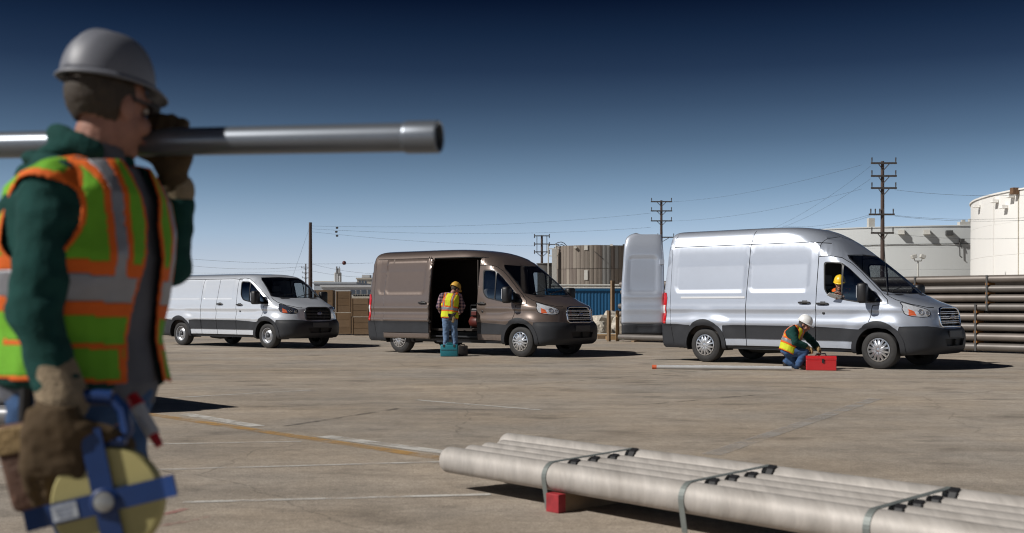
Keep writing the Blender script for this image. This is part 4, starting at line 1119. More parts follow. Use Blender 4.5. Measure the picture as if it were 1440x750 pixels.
for i in range(7):
    p = pz(498+i*3.3, 415.5, 52)
    o = hollow_pipe('white_pipe', (p.x, 52, p.z), (p.x, 54, p.z), .052, M_LTM, 12); tag(o, '%s from the left in the row of white pipes beyond the crates' % ('first', 'second', 'third', 'fourth', 'fifth', 'sixth', 'seventh')[i], 'pipe', 'white pipes beyond the crates')
o = obj_box('low_wall', (pz(505, 420, 53).x, 53, (pz(505, 417.3, 53).z)/2), (1.4, 2.0, pz(505, 417.3, 53).z), M_CONC, None); tag(o, 'low pale wall carrying a row of white pipes beyond the crates', 'wall')
# ---- far industrial buildings
M_FAR = mat('pale_cladding', (.52, .53, .54), .7, var=.08, scale=.2); M_FARB = mat('blue_grey_cladding', (.40, .44, .49), .7, var=.1, scale=.2); M_WIN = mat('dark_far_window', (.08, .10, .13), .3, var=.2); M_TAN = mat('tan_cladding', (.45, .40, .33), .8, var=.12, scale=.4)
def building(name, x0, x1, ytop, Y, dep, m, label, wins=(), roof=None):
    a, b_ = pz(x0, ytop, Y), pz(x1, ytop, Y); w = b_.x-a.x; h = a.z
    root = empty(name, ((a.x+b_.x)/2, Y+dep/2, 0)); tag(root, label, 'building')
    bm = bmesh.new(); add_box(bm, (0, 0, h/2), (w, dep, h)); bm_obj('wall', bm, m, root)
    obj_box('roof_edge', (0, 0, h+.15), (w+.4, dep+.4, .3), roof or m, root)
    for (wx0, wx1, wy0, wy1) in wins:
        p0, p1 = pz(wx0, wy0, Y), pz(wx1, wy1, Y); cx = (p0.x+p1.x)/2-root.location.x; cz = (p0.z+p1.z)/2
        f_ = obj_box('window', (cx, -dep/2-.02, cz), (p1.x-p0.x, .08, p0.z-p1.z), M_WIN, root)
    return root
building('warehouse', 441, 500, 399, 210, 20, M_FARB, 'long blue-grey warehouse roofline beyond the crates')
building('warehouse', 452, 545, 404, 170, 14, M_FAR, 'low pale warehouse with dark windows left of the brown van', [(493, 499, 408, 414), (501, 506, 408, 414), (508, 515, 408, 414), (517, 523, 408, 414)])
building('warehouse', 443, 470, 397.5, 260, 20, mat('cream_roof', (.62, .57, .48), .8), 'small cream-roofed shed left of the white silo')
bt = building('block_building', 502, 524, 393, 230, 14, M_TAN, 'tan concrete block building beside the brown van tail', [(505, 507, 395, 399), (509, 511, 395, 399), (513, 515, 395, 399), (509, 511, 401, 403)])
obj_box('roof_plant', (-.5, 0, pz(506, 390, 230).z), (1.6, 3, 1.2), M_FAR, bt)
sl_ = empty('silo', (pz(475, 400, 240).x, 240, 0)); tag(sl_, 'white silo tower with a headhouse beyond the crates', 'silo')
q2 = 240/FPX
for dx in (-3.2, 0, 3.2): obj_lathe('cylinder', [(2.1*q2, 0), (2.1*q2, CAMH+(HOR-384)*q2), (.01, CAMH+(HOR-383)*q2)], M_FAR, sl_, Matrix.Translation((dx*q2, 0, 0)), 20)
obj_box('headhouse', (.5*q2, 0, CAMH+(HOR-381)*q2), (5*q2, 1.0, 7*q2), M_FAR, sl_)
obj_box('leg_tower', (-1.2*q2, -.3, CAMH+(HOR-379.5)*q2), (1.6*q2, .6, 9*q2), mat('grey_steel', (.25, .26, .28), .6), sl_)
obj_box('vent_stack', (2*q2, 0, CAMH+(HOR-377)*q2), (.7*q2, .4, 4*q2), M_DKM, sl_)
hill = []
for i in range(61):
    x_ = -1400+2800*i/60; hill.append((x_, 2000, 6+9*noise.noise(Vector((i*.23, 1.7, 0)))))
v = hill + [(p[0], 2000, -2) for p in hill] + [(p[0], 2600, -2) for p in hill]
kind(mesh_obj('hills', v, [(i, i+1, 62+i, 61+i) for i in range(60)] + [(i+1, i, 122+i, 123+i) for i in range(60)], mat('far_hills', (.20, .24, .27), .9), smooth=True), 'structure')
# ---- pipe pile at the left edge
M_PILE = mat('galvanised_pipe', (.22, .22, .23), .45, .5, var=.12, scale=2)
T0 = Vector((-5.40, 12.40, 0)); Pd = Vector((-.69, .724, 0)).normalized(); Pl = Vector((-.724, -.69, 0)).normalized()
for lv in range(8):
    for c_ in range(3):
        z_ = .13+lv*.262; st_ = T0+Pl*(.13+c_*.262-.03*(7-lv)*(1 if c_ == 0 else 1))+Pd*(.05*((lv*5+c_*3) % 4))
        o = hollow_pipe('steel_pipe', st_+Vector((0, 0, z_)), st_+Pd*2.7+Vector((0, 0, z_)), .129, M_PILE, 20, .07)
        tag(o, '%s galvanised pipe in layer %s of the tall pile at the left edge' % (('outer', 'middle', 'inner')[c_], ('one, the lowest', 'two', 'three', 'four', 'five', 'six', 'seven', 'eight, the highest')[lv]), 'pipe', 'pipes in the tall left pile')
for i, (z_, dy) in enumerate(((.11, 0), (.11, .225), (.30, .11))):
    o = hollow_pipe('steel_pipe', (-4.66+.03*i, 11.15+dy, z_), (-7.6, 11.6+dy, z_), .108, M_PILE, 20, .07)
    tag(o, ('near galvanised pipe on the ground behind the foreground worker', 'far galvanised pipe on the ground behind the foreground worker', 'upper galvanised pipe resting on two others behind the foreground worker')[i], 'pipe', 'ground pipes at the left edge')
# ================================================================== strapped pipe bundle in the foreground
M_GALV = mat('pale_galvanised_pipe', (.43, .40, .37), .6, .2, var=.17, scale=2.2, stretch=(7, 1.2, 1.2), rotz=math.atan2(.739, .6735), bump=.15, bscale=6, dirt=.30)
M_BAND = mat('grey_strap', (.19, .21, .20), .5, .3, var=.15)
M_REDB = mat('red_end_paint', (.30, .02, .026), .65, var=.3, scale=14)
P0 = Vector((-.406, 7.47, 0)); D0 = Vector((.6735, -.739, 0)).normalized(); A0 = Vector((.739, .6735, 0)).normalized()
zb_ = .107
pp = []
for i in range(5):
    r = .084 if i < 4 else .094
    dd = .17*i if i < 4 else .17*3+.084+.097
    s0 = P0 + A0*dd + D0*((0, .02, -.01, -.05, -.20)[i]); z = zb_+r
    L_ = 6.3+.1*((i*3) % 4)
    bm = bmesh.new()
    prof = [(r*.90, L_*.5), (r*.90, .0), (r*.97, -.004), (r, .004)] + [(r*(1+.003*math.sin(k*2.3+i)), .05+k*(L_-.06)/40) for k in range(41)] + [(r*.9, L_), (r*.9, L_*.5)]
    o = obj_lathe('galvanised_pipe', prof, M_GALV, None, axis_m(s0+Vector((0, 0, z)), D0), 32)
    tag(o, ('nearest pale pipe of the strapped bundle in the foreground', 'second nearest pale pipe of the strapped foreground bundle', 'middle pale pipe of the strapped foreground bundle', 'second farthest pale pipe of the strapped foreground bundle', 'farthest and thickest pale pipe of the strapped foreground bundle')[i], 'pipe', 'foreground strapped pipes')
    pp.append((dd, r, z))
def bpt(t, d, z): return P0 + D0*t + A0*d + Vector((0, 0, z))
for k, t in enumerate((.97, 1.99, 3.05, 4.6)):
    w = .036
    # profile of a tight band: round the near pipe, straight across to the far pipe, down its back
    prof = []
    d0, r0, z0_ = pp[0]; d4, r4, z4 = pp[4]; e = .004
    prof.append((d0-.055, .0 if k == 0 else .015))
    for a in range(190, 70, -12): prof.append((d0+(r0+e)*math.cos(R(a)), z0_+(r0+e)*math.sin(R(a))))
    for a in range(106, -60, -14): prof.append((d4+(r4+e)*math.cos(R(a)), z4+(r4+e)*math.sin(R(a))))
    prof.append((d4+.06, .02))
    v = []
    for d_, z_ in prof:
        v += [bpt(t-w/2, d_, z_), bpt(t+w/2, d_, z_)]
    o = mesh_obj('strap', v, [(2*i, 2*i+2, 2*i+3, 2*i+1) for i in range(len(prof)-1)], M_BAND, None, False)
    sm = o.modifiers.new('thickness', 'SOLIDIFY'); sm.thickness = .003; sm.offset = 1
    tag(o, ('leftmost grey strap round the foreground pipes, over the red block', 'middle grey strap round the foreground pipes', 'right grey strap round the foreground pipes near the lower edge', 'grey strap at the far right end of the foreground pipes')[k], 'strap', 'straps on the foreground pipes')
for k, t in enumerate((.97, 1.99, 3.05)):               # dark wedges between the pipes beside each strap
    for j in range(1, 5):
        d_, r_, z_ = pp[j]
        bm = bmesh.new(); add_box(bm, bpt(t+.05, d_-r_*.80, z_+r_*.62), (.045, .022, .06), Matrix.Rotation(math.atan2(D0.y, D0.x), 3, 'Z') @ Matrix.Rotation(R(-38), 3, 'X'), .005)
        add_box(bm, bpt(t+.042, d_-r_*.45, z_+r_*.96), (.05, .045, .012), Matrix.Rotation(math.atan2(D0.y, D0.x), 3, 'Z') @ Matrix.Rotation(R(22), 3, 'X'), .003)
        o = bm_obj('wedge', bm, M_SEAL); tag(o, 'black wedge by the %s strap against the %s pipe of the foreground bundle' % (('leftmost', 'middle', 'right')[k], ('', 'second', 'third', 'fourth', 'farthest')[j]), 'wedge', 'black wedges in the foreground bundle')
for k, t in enumerate((1.05, 3.9)):
    root = empty('timber_block', bpt(t, .34, 0), math.atan2(A0.y, A0.x)); tag(root, ('timber bearer with red painted end under the foreground pipes', 'second timber bearer under the right of the foreground pipes')[k], 'timber block', 'bearers under the foreground pipes')
    bm = bmesh.new(); add_box(bm, (.05, 0, zb_/2), (.86, .10, zb_-.002), bevel=.004); bm_obj('beam', bm, M_TIMBD, root)
    bm = bmesh.new(); add_box(bm, (-.405, 0, zb_/2), (.06, .104, zb_+.001), bevel=.004); bm_obj('red_end', bm, M_REDB, root)
# conduit lying by the kneeling worker
a, b_ = px(918, 516.5, .035), px(1113, 518.5, .035)
a.z = b_.z = .0395
o = hollow_pipe('conduit', a, b_, .0365, mat('grey_conduit', (.60, .60, .60), .45, .4, var=.08), 16); tag(o, 'long thin grey conduit on the ground behind the kneeling worker', 'conduit')
bm = bmesh.new(); tube(bm, [a+(a-b_).normalized()*.012, a+(b_-a).normalized()*.07], .0385, 16); bm_obj('orange_cap', bm, mat('orange_cap', (.65, .13, .05), .5), o, True, 40)
# ---- tool boxes
def px2(x, y, Y): return pz(x, y, Y)
M_REDT = mat('red_toolbox_paint', (.52, .018, .022), .35, var=.06, coat=.5, dirt=.05)
tb = empty('tool_box', (pz(1154.5, 500, 20.75).x, 20.75, 0), R(-13)); tag(tb, 'red metal toolbox with black handle by the kneeling worker', 'toolbox')
bm = bmesh.new(); add_box(bm, (0, 0, .095), (.53, .22, .19), bevel=.012); bm_obj('case', bm, M_REDT, tb)
bm = bmesh.new()
pr = [(-.112, .0), (-.112, .03), (-.05, .07), (.05, .07), (.112, .03), (.112, 0)]
v = [(s*.267, y_, .193+z_) for s in (-1, 1) for y_, z_ in pr]
mesh_obj('lid', v, [(i, i+1, 7+i, 6+i) for i in range(5)] + [(0, 6, 11, 5)] + [(5, 4, 3, 2, 1, 0), (6, 7, 8, 9, 10, 11)], M_REDT, tb, False)
obj_tube('handle', [(-.09, 0, .262), (-.075, 0, .30), (.075, 0, .30), (.09, 0, .262)], .013, M_SEAL, tb, 8)
obj_box('latch', (.03, -.117, .175), (.035, .02, .07), M_SEAL, tb)
M_TEAL = mat('teal_case_plastic', (.012, .16, .20), .45, var=.06)
M_DKC = mat('dark_case_plastic', (.035, .03, .028), .55, var=.1)
c1 = empty('tool_case', (pz(632, 490, 26.15).x, 26.15, 0), R(-6)); tag(c1, 'teal plastic tool case standing at the worker\'s heels by the brown van', 'tool case')
bm = bmesh.new(); add_box(bm, (0, 0, .135), (.40, .13, .27), bevel=.02); bm_obj('shell', bm, M_TEAL, c1, True, 50)
obj_tube('handle', [(-.07, 0, .265), (-.06, 0, .30), (.06, 0, .30), (.07, 0, .265)], .014, M_TEAL, c1, 8)
obj_box('seam', (0, -.067, .15), (.36, .006, .012), M_DKC, c1)
for s in (-1, 1): obj_box('latch', (s*.12, -.068, .245), (.04, .012, .05), M_DKC, c1)
c2 = empty('tool_case', (pz(650.5, 490, 26.4).x, 26.4, 0), R(12)); tag(c2, 'dark brown tool case right of the teal case', 'tool case')
bm = bmesh.new(); add_box(bm, (0, 0, .12), (.22, .16, .24), bevel=.015); bm_obj('shell', bm, M_DKC, c2, True, 50)
obj_tube('handle', [(-.05, 0, .235), (-.04, 0, .265), (.04, 0, .265), (.05, 0, .235)], .012, M_DKC, c2, 8)
obj_box('latch', (0, -.083, .19), (.05, .012, .05), M_SEAL, c2)
# machine standing in the doorway of the brown van
Rm, Bm = VAN_ROOTS[1]
def mloc(x, y, z): return Rm.matrix_world @ Vector((x, y, z)) if False else Matrix.Translation(Rm.location) @ Rm.rotation_euler.to_matrix().to_4x4() @ Vector((x, y, z))
p = mloc(-1.66, -.50, .612)
eq = empty('compressor', p, -.67); tag(eq, 'black and red compressor inside the brown van doorway', 'compressor')
bm = bmesh.new(); tube(bm, [(-.22, 0, .16), (-.16, 0, .16), (.16, 0, .16), (.22, 0, .16)], [.07, .13, .13, .07], 16); bm_obj('air_tank', bm, mat('red_machine', (.09, .012, .008), .5), eq, True, 50)
obj_box('motor', (0, 0, .38), (.26, .22, .2), M_SEAL, eq, bevel=.04)
obj_tube('handle', [(-.2, 0, .28), (-.2, 0, .55), (.2, 0, .55), (.2, 0, .28)], .014, M_SEAL, eq, 8)
for s in (-1, 1): obj_tube('foot', [(s*.14, -.08, .0), (s*.14, -.06, .08)], .02, M_SEAL, eq, 6)
obj_box('gauge_panel', (0, -.13, .36), (.16, .03, .1), mat('red_machine', (.09, .012, .008), .5), eq, bevel=.01)
# ================================================================== people
def ring_loft(bm, rings, seg=24):
    """rings: (centre, half-width vector, half-depth vector); closed at both ends"""
    RR = []
    for c, a, b in rings:
        c, a, b = Vector(c), Vector(a), Vector(b)
        RR.append([bm.verts.new(c + a*math.copysign(abs(math.cos(t))**.85, math.cos(t)) + b*math.copysign(abs(math.sin(t))**.85, math.sin(t))) for t in [2*math.pi*k/seg for k in range(seg)]])
    for A, B_ in zip(RR, RR[1:]):
        for k in range(seg): bm.faces.new((A[k], A[(k+1) % seg], B_[(k+1) % seg], B_[k]))
    bm.faces.new(RR[0][::-1]); bm.faces.new(RR[-1])
def cap(bm, a, b, ra, rb, seg=14):
    a, b = Vector(a), Vector(b); d = b-a; L_ = max(d.length, 1e-5); M = axis_m(a, d if d.length > 1e-5 else Vector((0, 0, 1)))
    prof = [(.0004, -ra)] + [(ra*math.cos(t), ra*math.sin(t)) for t in (-1.2, -.8, -.4, 0)] + [(rb*math.cos(t), L_+rb*math.sin(t)) for t in (0, .4, .8, 1.2)] + [(.0004, L_+rb)]
    rr = lathe(bm, prof, seg, M); bm.faces.new(rr[0][::-1]); bm.faces.new(rr[-1])
def ell(bm, c, rx, ry, rz, rot=None, sub=3):
    r = bmesh.ops.create_icosphere(bm, subdivisions=sub, radius=1)
    for v in r['verts']:
        q = Vector((v.co.x*rx, v.co.y*ry, v.co.z*rz)); v.co = Vector(c) + (rot @ q if rot is not None else q)
def voxel(bm, vox, smooth=4):
    bmesh.ops.recalc_face_normals(bm, faces=bm.faces)
    me = bpy.data.meshes.new('tmp'); bm.to_mesh(me); bm.free()
    o = bpy.data.objects.new('tmp', me); scene.collection.objects.link(o)
    md = o.modifiers.new('r', 'REMESH'); md.mode = 'VOXEL'; md.voxel_size = vox; md.use_smooth_shade = True
    if smooth:
        sm = o.modifiers.new('s', 'SMOOTH'); sm.factor = .5; sm.iterations = smooth
    dg = bpy.context.evaluated_depsgraph_get(); ev = o.evaluated_get(dg)
    r = bpy.data.meshes.new_from_object(ev); bpy.data.objects.remove(o)
    n = len(r.vertices); v = np.empty(n*3); r.vertices.foreach_get('co', v); v = v.reshape(-1, 3)
    f = np.array([tuple(p.vertices) for p in r.polygons if len(p.vertices) == 4], dtype=int)
    nr = np.empty(n*3); r.vertices.foreach_get('normal', nr); nr = nr.reshape(-1, 3)
    bpy.data.meshes.remove(r)
    return v, f, nr
def emit_mesh(name, v, f, m, parent, thick=0.):
    u, inv = np.unique(f, return_inverse=True)
    o = mesh_obj(name, v[u], inv.reshape(f.shape), m, parent)
    if thick:
        s_ = o.modifiers.new('thickness', 'SOLIDIFY'); s_.thickness = thick; s_.offset = -1
    return o
def wrinkle(v, nr, amp, freq, stretch=(1, 1, 1), seed=0., folds=None):
    p = (v*np.array(stretch)+np.array([seed, 0, 0]))*freq
    rg = np.random.default_rng(int(seed*10)+7); d = np.zeros(len(v))
    for o_, am in ((1., 1.), (2.3, .5)):
        for k in range(9):
            w = rg.normal(size=3); w *= (1.2+1.6*rg.random())*o_/np.linalg.norm(w)
            q2 = p @ w+rg.random()*6.28; q2 = q2+1.3*np.sin(p[:, [1, 2, 0]] @ w*.7+rg.random()*6)
            d += am*(np.sin(q2) if o_ > 1.5 else 1.65-2.4*np.abs(np.sin(q2*.5))**.8)/5.
    return v+nr*(d*amp)[:, None]

SKIN = mat('skin', (.36, .18, .13), .6, var=.18, scale=26, spec=.3, bump=.12, bscale=120)
HAIR = mat('brown_grey_hair', (.045, .032, .022), .75, var=.3, scale=90, stretch=(1, 1, .15), bump=.25, bscale=220)
EYEW = mat('eye_white', (.6, .58, .55), .3, var=0); EYED = mat('eye_dark', (.02, .015, .012), .2, var=0); LIPS = mat('lips', (.30, .12, .10), .5, var=.05)
GREEN = mat('dark_green_fleece', (.012, .055, .048), .95, var=.18, scale=14, bump=.25, bscale=160, spec=.2)
TEE = mat('grey_tee_cotton', (.115, .12, .14), .9, var=.15, scale=12, bump=.15, bscale=120, spec=.2)
DENIM = mat('blue_denim', (.05, .10, .21), .9, var=.3, scale=9, bump=.25, bscale=150, spec=.2)
DENIML = mat('faded_blue_denim', (.13, .20, .32), .9, var=.3, scale=7, bump=.2, spec=.2)
LIME = mat('lime_hi_vis', (.15, .40, .025), .8, var=.12, scale=8, bump=.15, bscale=120, spec=.3)
YLIME = mat('yellow_hi_vis', (.62, .66, .03), .8, var=.10, scale=12, spec=.3)
ORNG = mat('orange_hi_vis', (.72, .13, .015), .75, var=.10, scale=14, bump=.1, bscale=120, spec=.3)
SILV = mat('silver_reflective_tape', (.27, .27, .29), .45, .35, var=.10, scale=18, bump=.08, bscale=200)
LEATH = mat('brown_work_leather', (.07, .045, .022), .85, var=.35, scale=4.5, bump=.15, bscale=35, spec=.3)
TANG = mat('tan_work_glove', (.25, .17, .075), .85, var=.3, scale=14, bump=.3)
KNIT = mat('tan_knit_cuff', (.27, .21, .14), .95, var=.15, scale=30, bump=.4, bscale=90, spec=.2)
BOOT = mat('dark_boot_leather', (.022, .018, .016), .6, var=.2, scale=20, bump=.2)
HATG = mat('grey_hard_hat', (.165, .172, .20), .5, var=.10, scale=4, dirt=.12)
HATW = mat('white_hard_hat', (.78, .78, .77), .35, var=.03); HATY = mat('yellow_hard_hat', (.80, .52, .03), .35, var=.05); HATO = mat('amber_hard_hat', (.62, .36, .06), .4, var=.06)
PLAID = None
def plaid():
    m = bpy.data.materials.new('purple_plaid_cotton'); m.use_nodes = True; nt = m.node_tree; b = nt.nodes['Principled BSDF']; b.inputs['Roughness'].default_value = .9
    tc = nt.nodes.new('ShaderNodeTexCoord')
    outs = []
    for dr in ('X', 'Z'):
        w = nt.nodes.new('ShaderNodeTexWave'); w.wave_type = 'BANDS'; w.bands_direction = dr; w.inputs['Scale'].default_value = 4.2; w.inputs['Distortion'].default_value = 1.2
        nt.links.new(tc.outputs['Object'], w.inputs['Vector']); outs.append(w.outputs['Fac'])
    a = nt.nodes.new('ShaderNodeMath'); a.operation = 'ADD'; nt.links.new(outs[0], a.inputs[0]); nt.links.new(outs[1], a.inputs[1])
    r = nt.nodes.new('ShaderNodeValToRGB'); mr_ = nt.nodes.new('ShaderNodeMath'); mr_.operation = 'MULTIPLY'; mr_.inputs[1].default_value = .5
    nt.links.new(a.outputs[0], mr_.inputs[0]); nt.links.new(mr_.outputs[0], r.inputs[0])
    e = r.color_ramp.elements; e[0].color = (.03, .02, .05, 1); e[1].color = (.34, .22, .24, 1); e[0].position = .2; e[1].position = .85
    nt.links.new(r.outputs[0], b.inputs['Base Color']); return m
PLAID = plaid()

def hand_prims(bm, palm, fdir, nrm, side, curl=(40, 55, 40), r=.0095, spread=.02, sc=1.0, thumb=True, grow=0.):
    """palm centre, finger direction, palm normal (the way fingers curl), side = direction towards the thumb"""
    f, n, s = Vector(fdir).normalized(), Vector(nrm).normalized(), Vector(side).normalized()
    p = Vector(palm)
    ring_loft(bm, [(p-f*.045*sc, s*(.030*sc+grow), n*(.016*sc+grow)), (p-f*.02*sc, s*(.041*sc+grow), n*(.019*sc+grow)), (p+f*.03*sc, s*(.044*sc+grow), n*(.016*sc+grow)), (p+f*.045*sc, s*(.040*sc+grow), n*(.012*sc+grow))], 16)
    for k, L_ in enumerate((.072, .08, .075, .06)):
        b = p+f*.038*sc+s*(.033-.022*k)*sc; d = f.copy(); seg = L_*sc/3*1.15; rr = r*sc*(1 if k < 3 else .88)+grow
        q = b
        for j in range(3):
            d = Matrix.Rotation(R(curl[j]), 3, f.cross(n).normalized()) @ d
            q2 = q+d*seg; cap(bm, q, q2, rr, rr*.94, 8); q = q2
    if thumb:
        b = p-f*.015*sc+s*.036*sc; d = (f*.45+s*.75+n*.45).normalized()
        q = b+d*.038*sc; cap(bm, b, q, r*1.25*sc+grow, r*1.1*sc+grow, 8); d2 = (d+n*.7+f*.4).normalized(); cap(bm, q, q+d2*.03*sc, r*1.1*sc+grow, r*sc+grow, 8)

def hard_hat(parent, c, fwd, up, m, sc=1., ridge=True, seg=40):
    """c = centre of the rim plane"""
    f, u = Vector(fwd).normalized(), Vector(up).normalized(); l = u.cross(f).normalized(); f = l.cross(u)
    Mx = Matrix.Translation(c) @ Matrix((( f.x, l.x, u.x, 0), (f.y, l.y, u.y, 0), (f.z, l.z, u.z, 0), (0, 0, 0, 1)))
    a, b, h = .135*sc, .112*sc, .135*sc
    v = []; F_ = []; n1 = 16
    for i in range(n1+1):
        t = i/n1*math.pi/2
        for k in range(seg):
            p = 2*math.pi*k/seg
            x, y = a*math.cos(t)**.75*math.cos(p), b*math.cos(t)**.75*math.sin(p); z = h*math.sin(t)**1.05
            if ridge: z += .008*sc*math.exp(-(y/(.018*sc))**2)*math.cos(t*.5) + .005*sc*math.exp(-((abs(y)-.045*sc)/(.012*sc))**2)*math.cos(t)
            v.append(Mx @ Vector((x, y, z)))
    for i in range(n1):
        for k in range(seg): F_.append((i*seg+k, i*seg+(k+1) % seg, (i+1)*seg+(k+1) % seg, (i+1)*seg+k))
    hat = mesh_obj('hard_hat', v, F_, m, parent); s_ = hat.modifiers.new('t', 'SOLIDIFY'); s_.thickness = .004; s_.offset = -1
    v = []; F_ = []
    for k in range(seg):
        p = 2*math.pi*k/seg; fr = max(0, math.cos(p))**2.2
        w = (.010+.040*fr)*sc
        for t, dz in ((0, .004), (.5, -.002-.004*fr), (1, -.008-.016*fr)):
            v.append(Mx @ Vector(((a+w*t)*math.cos(p), (b+w*t*.8)*math.sin(p), dz*sc)))
    for k in range(seg):
        for j in range(2): q = (k+1) % seg; F_.append((3*k+j, 3*k+j+1, 3*q+j+1, 3*q+j))
    br = mesh_obj('brim', v, F_, m, hat); s_ = br.modifiers.new('t', 'SOLIDIFY'); s_.thickness = .005; s_.offset = 0
    bm = bmesh.new(); lathe(bm, [(.9, -.034), (.93, -.02), (.93, .004), (.9, .004)], 32, Mx @ Matrix.Diagonal((.105*sc, .088*sc, sc, 1)))
    bm_obj('suspension_band', bm, TEE if sc > 1.02 else M_DKM, hat, True)
    return hat

def person(name, label, base, J, vox=.012, fwd=(1, 0, 0), hfwd=None, hup=(0, 0, 1), sc=1., shirt=GREEN, pants=DENIM, vest=YLIME, hat=HATW, gloves=None, hoodie_open=0., tee=None, boots=BOOT, wr=.006, vest_open=.06, hem=0.0, hatdy=.06, arms_cut=1.0, body_k=(1, 1), collar=False, hatsc=1.0, hands=None, band=.30, vw=.036, abag=.020, arm_r=.118):
    root = empty(name, base); tag(root, label, 'person')
    O = Vector(base); J = {k: Vector(v)-O for k, v in J.items()}
    f = Vector(fwd).normalized(); spine = (J['neck']-J['hip']).normalized()
    l = spine.cross(f).normalized(); f = l.cross(spine).normalized()          # l points to the wearer's left
    ka, kb = body_k
    def torso(off=0., drop=0., sh=True):
        h, w, c, n = J['hip'], J['waist'], J['chest'], J['neck']; u_ = c.lerp(n, .62)
        rr = [(h-spine*(.10+drop), l*(.155*ka+off), f*(.115*kb+off)), (h, l*(.172*ka+off), f*(.125*kb+off)), (w, l*(.155*ka+off), f*(.115*kb+off)), (c, l*(.175*ka+off), f*(.128*kb+off)), (u_, l*(.155*ka+off), f*(.105*kb+off)), (n-spine*.012, l*(.085+off), f*(.075+off))]
        return rr
    def shoulders(bm, r):
        for s in 'rl':
            cap(bm, J['chest'].lerp(J['neck'], .70)+(J['sh_'+s]-J['chest'].lerp(J['neck'], .7))*.3, J['sh_'+s], r*1.0, r*.92)
            cap(bm, J['neck']-spine*.02, J['sh_'+s]+spine*.01, r*.62, r*.72)
    def arms(bm, off, to=1.0, bag=0.):
        for s in 'rl':
            a, e, w = J['sh_'+s], J['el_'+s], J['wr_'+s]
            cap(bm, a, e, (.058+off)*sc, (.047+off+bag*.5)*sc); cap(bm, e, e.lerp(w, to), (.046+off+bag)*sc, (.034+off+bag)*sc)
    def legs(bm, off, to=1.0):
        for s in 'rl':
            h, k, a = J['hj_'+s], J['kn_'+s], J['an_'+s]
            cap(bm, h, k, (.088+off)*sc, (.060+off)*sc); cap(bm, k, k.lerp(a, to), (.060+off)*sc, (.044+off)*sc)
    hf = Vector(hfwd or fwd).normalized(); hu = Vector(hup).normalized(); hl_ = hu.cross(hf).normalized(); hf = hl_.cross(hu)
    H = J['head']; rot = Matrix(((hf.x, hl_.x, hu.x), (hf.y, hl_.y, hu.y), (hf.z, hl_.z, hu.z)))
    P = lambda x, y, z: H + rot @ Vector((x, y, z))
    # ---- one continuous body
    bm = bmesh.new()
    ring_loft(bm, torso(-.01)); shoulders(bm, .062); arms(bm, -.006); legs(bm, -.008)
    cap(bm, J['neck']-spine*.03, P(-.02, 0, -.06), .062, .056)
    ell(bm, P(-.012, 0, .03), .098, .076, .092, rot); ell(bm, P(.022, 0, -.045), .070, .060, .075, rot); ell(bm, P(.055, 0, -.095), .034, .036, .026, rot)
    cap(bm, P(.088, 0, .012), P(.112, 0, -.03), .010, .015); ell(bm, P(.075, 0, .028), .022, .055, .014, rot)
    ell(bm, P(.088, 0, -.064), .012, .026, .013, rot)
    for s in (-1, 1):
        ell(bm, P(-.008, s*.077, -.008), .020, .009, .033, rot, 2); ell(bm, P(.062, s*.045, -.035), .025, .022, .025, rot)
    for s in 'rl':
        a, t = J['an_'+s], J['to_'+s]; cap(bm, a, t, .042, .035)
        hd = (hands or {}).get(s)
        if hd: hand_prims(bm, Vector(hd['palm'])-O, hd['f'], hd['n'], hd['s'], hd.get('curl', (35, 50, 40)), sc=hd.get('sc', 1.0)*(.92 if gloves is not None else 1.))
    v, fc, nr = voxel(bm, vox*.72, 3)
    body = emit_mesh('body', v, fc, SKIN, root)
    for s in (-1, 1):
        bm = bmesh.new(); ell(bm, P(.083, s*.032, .010), .010, .013, .009, rot, 2); e_ = bm_obj('eye', bm, EYEW, body, True)
        bm = bmesh.new(); ell(bm, P(.0895, s*.033, .010), .006, .007, .007, rot, 2); bm_obj('iris', bm, EYED, e_, True)
        bm = bmesh.new(); cap(bm, P(.094, s*.018, .032), P(.084, s*.052, .030), .005, .004, 6); bm_obj('eyebrow', bm, HAIR, body, True)
    bm = bmesh.new(); cap(bm, P(.098, -.02, -.066), P(.098, .02, -.066), .005, .005, 6); bm_obj('mouth', bm, LIPS, body, True)
    bm = bmesh.new(); ell(bm, P(-.019, 0, .025), .0985, .0795, .0955, rot)
    v, fc, nr = voxel(bm, max(vox*.6, .006), 2)
    v = wrinkle(v, nr, .002, 45)
    c_ = (v[fc].mean(1)-np.array(H)) @ np.array(rot)
    keep = ~((c_[:, 0] > .012) & (c_[:, 2] < .055)) & ~((c_[:, 0] > -.02) & (c_[:, 2] < -.02)) & (c_[:, 2] > -.042-.02*np.sin(c_[:, 1]*60)*.3)
    emit_mesh('hair', v, fc[keep], HAIR, body)
    # ---- trousers
    bm = bmesh.new(); ring_loft(bm, torso(.012)[:3]); legs(bm, .016, .97)
    v, fc, nr = voxel(bm, vox, 3); v = wrinkle(v, nr, wr*1.4, 11, (1, 1, 1.7), 3.)
    emit_mesh('jeans', v, fc, pants, root)
    # ---- shirt / hoodie
    if tee is not None:
        bm = bmesh.new(); ring_loft(bm, torso(.022, -.05)); cap(bm, J['chest'].lerp(J['neck'], .72), J['neck']-spine*.005, .105, .078); v, fc, nr = voxel(bm, vox, 3); v = wrinkle(v, nr, wr, 9, (1, 1, .5), 8.); emit_mesh('tee_shirt', v, fc, tee, root)
    bm = bmesh.new(); ring_loft(bm, torso(.038 if tee is not None else .024, -.09 if tee is not None else -.02)); shoulders(bm, .080); arms(bm, abag, .93, .006)
    v, fc, nr = voxel(bm, vox, 3); v = wrinkle(v, nr, wr*1.6, 9, (1.2, 1.2, 2.0))
    h_ = np.array(J['hip']); sp = np.array(spine); LF = np.array(l); FF = np.array(f); Ls = (J['neck']-J['hip']).length
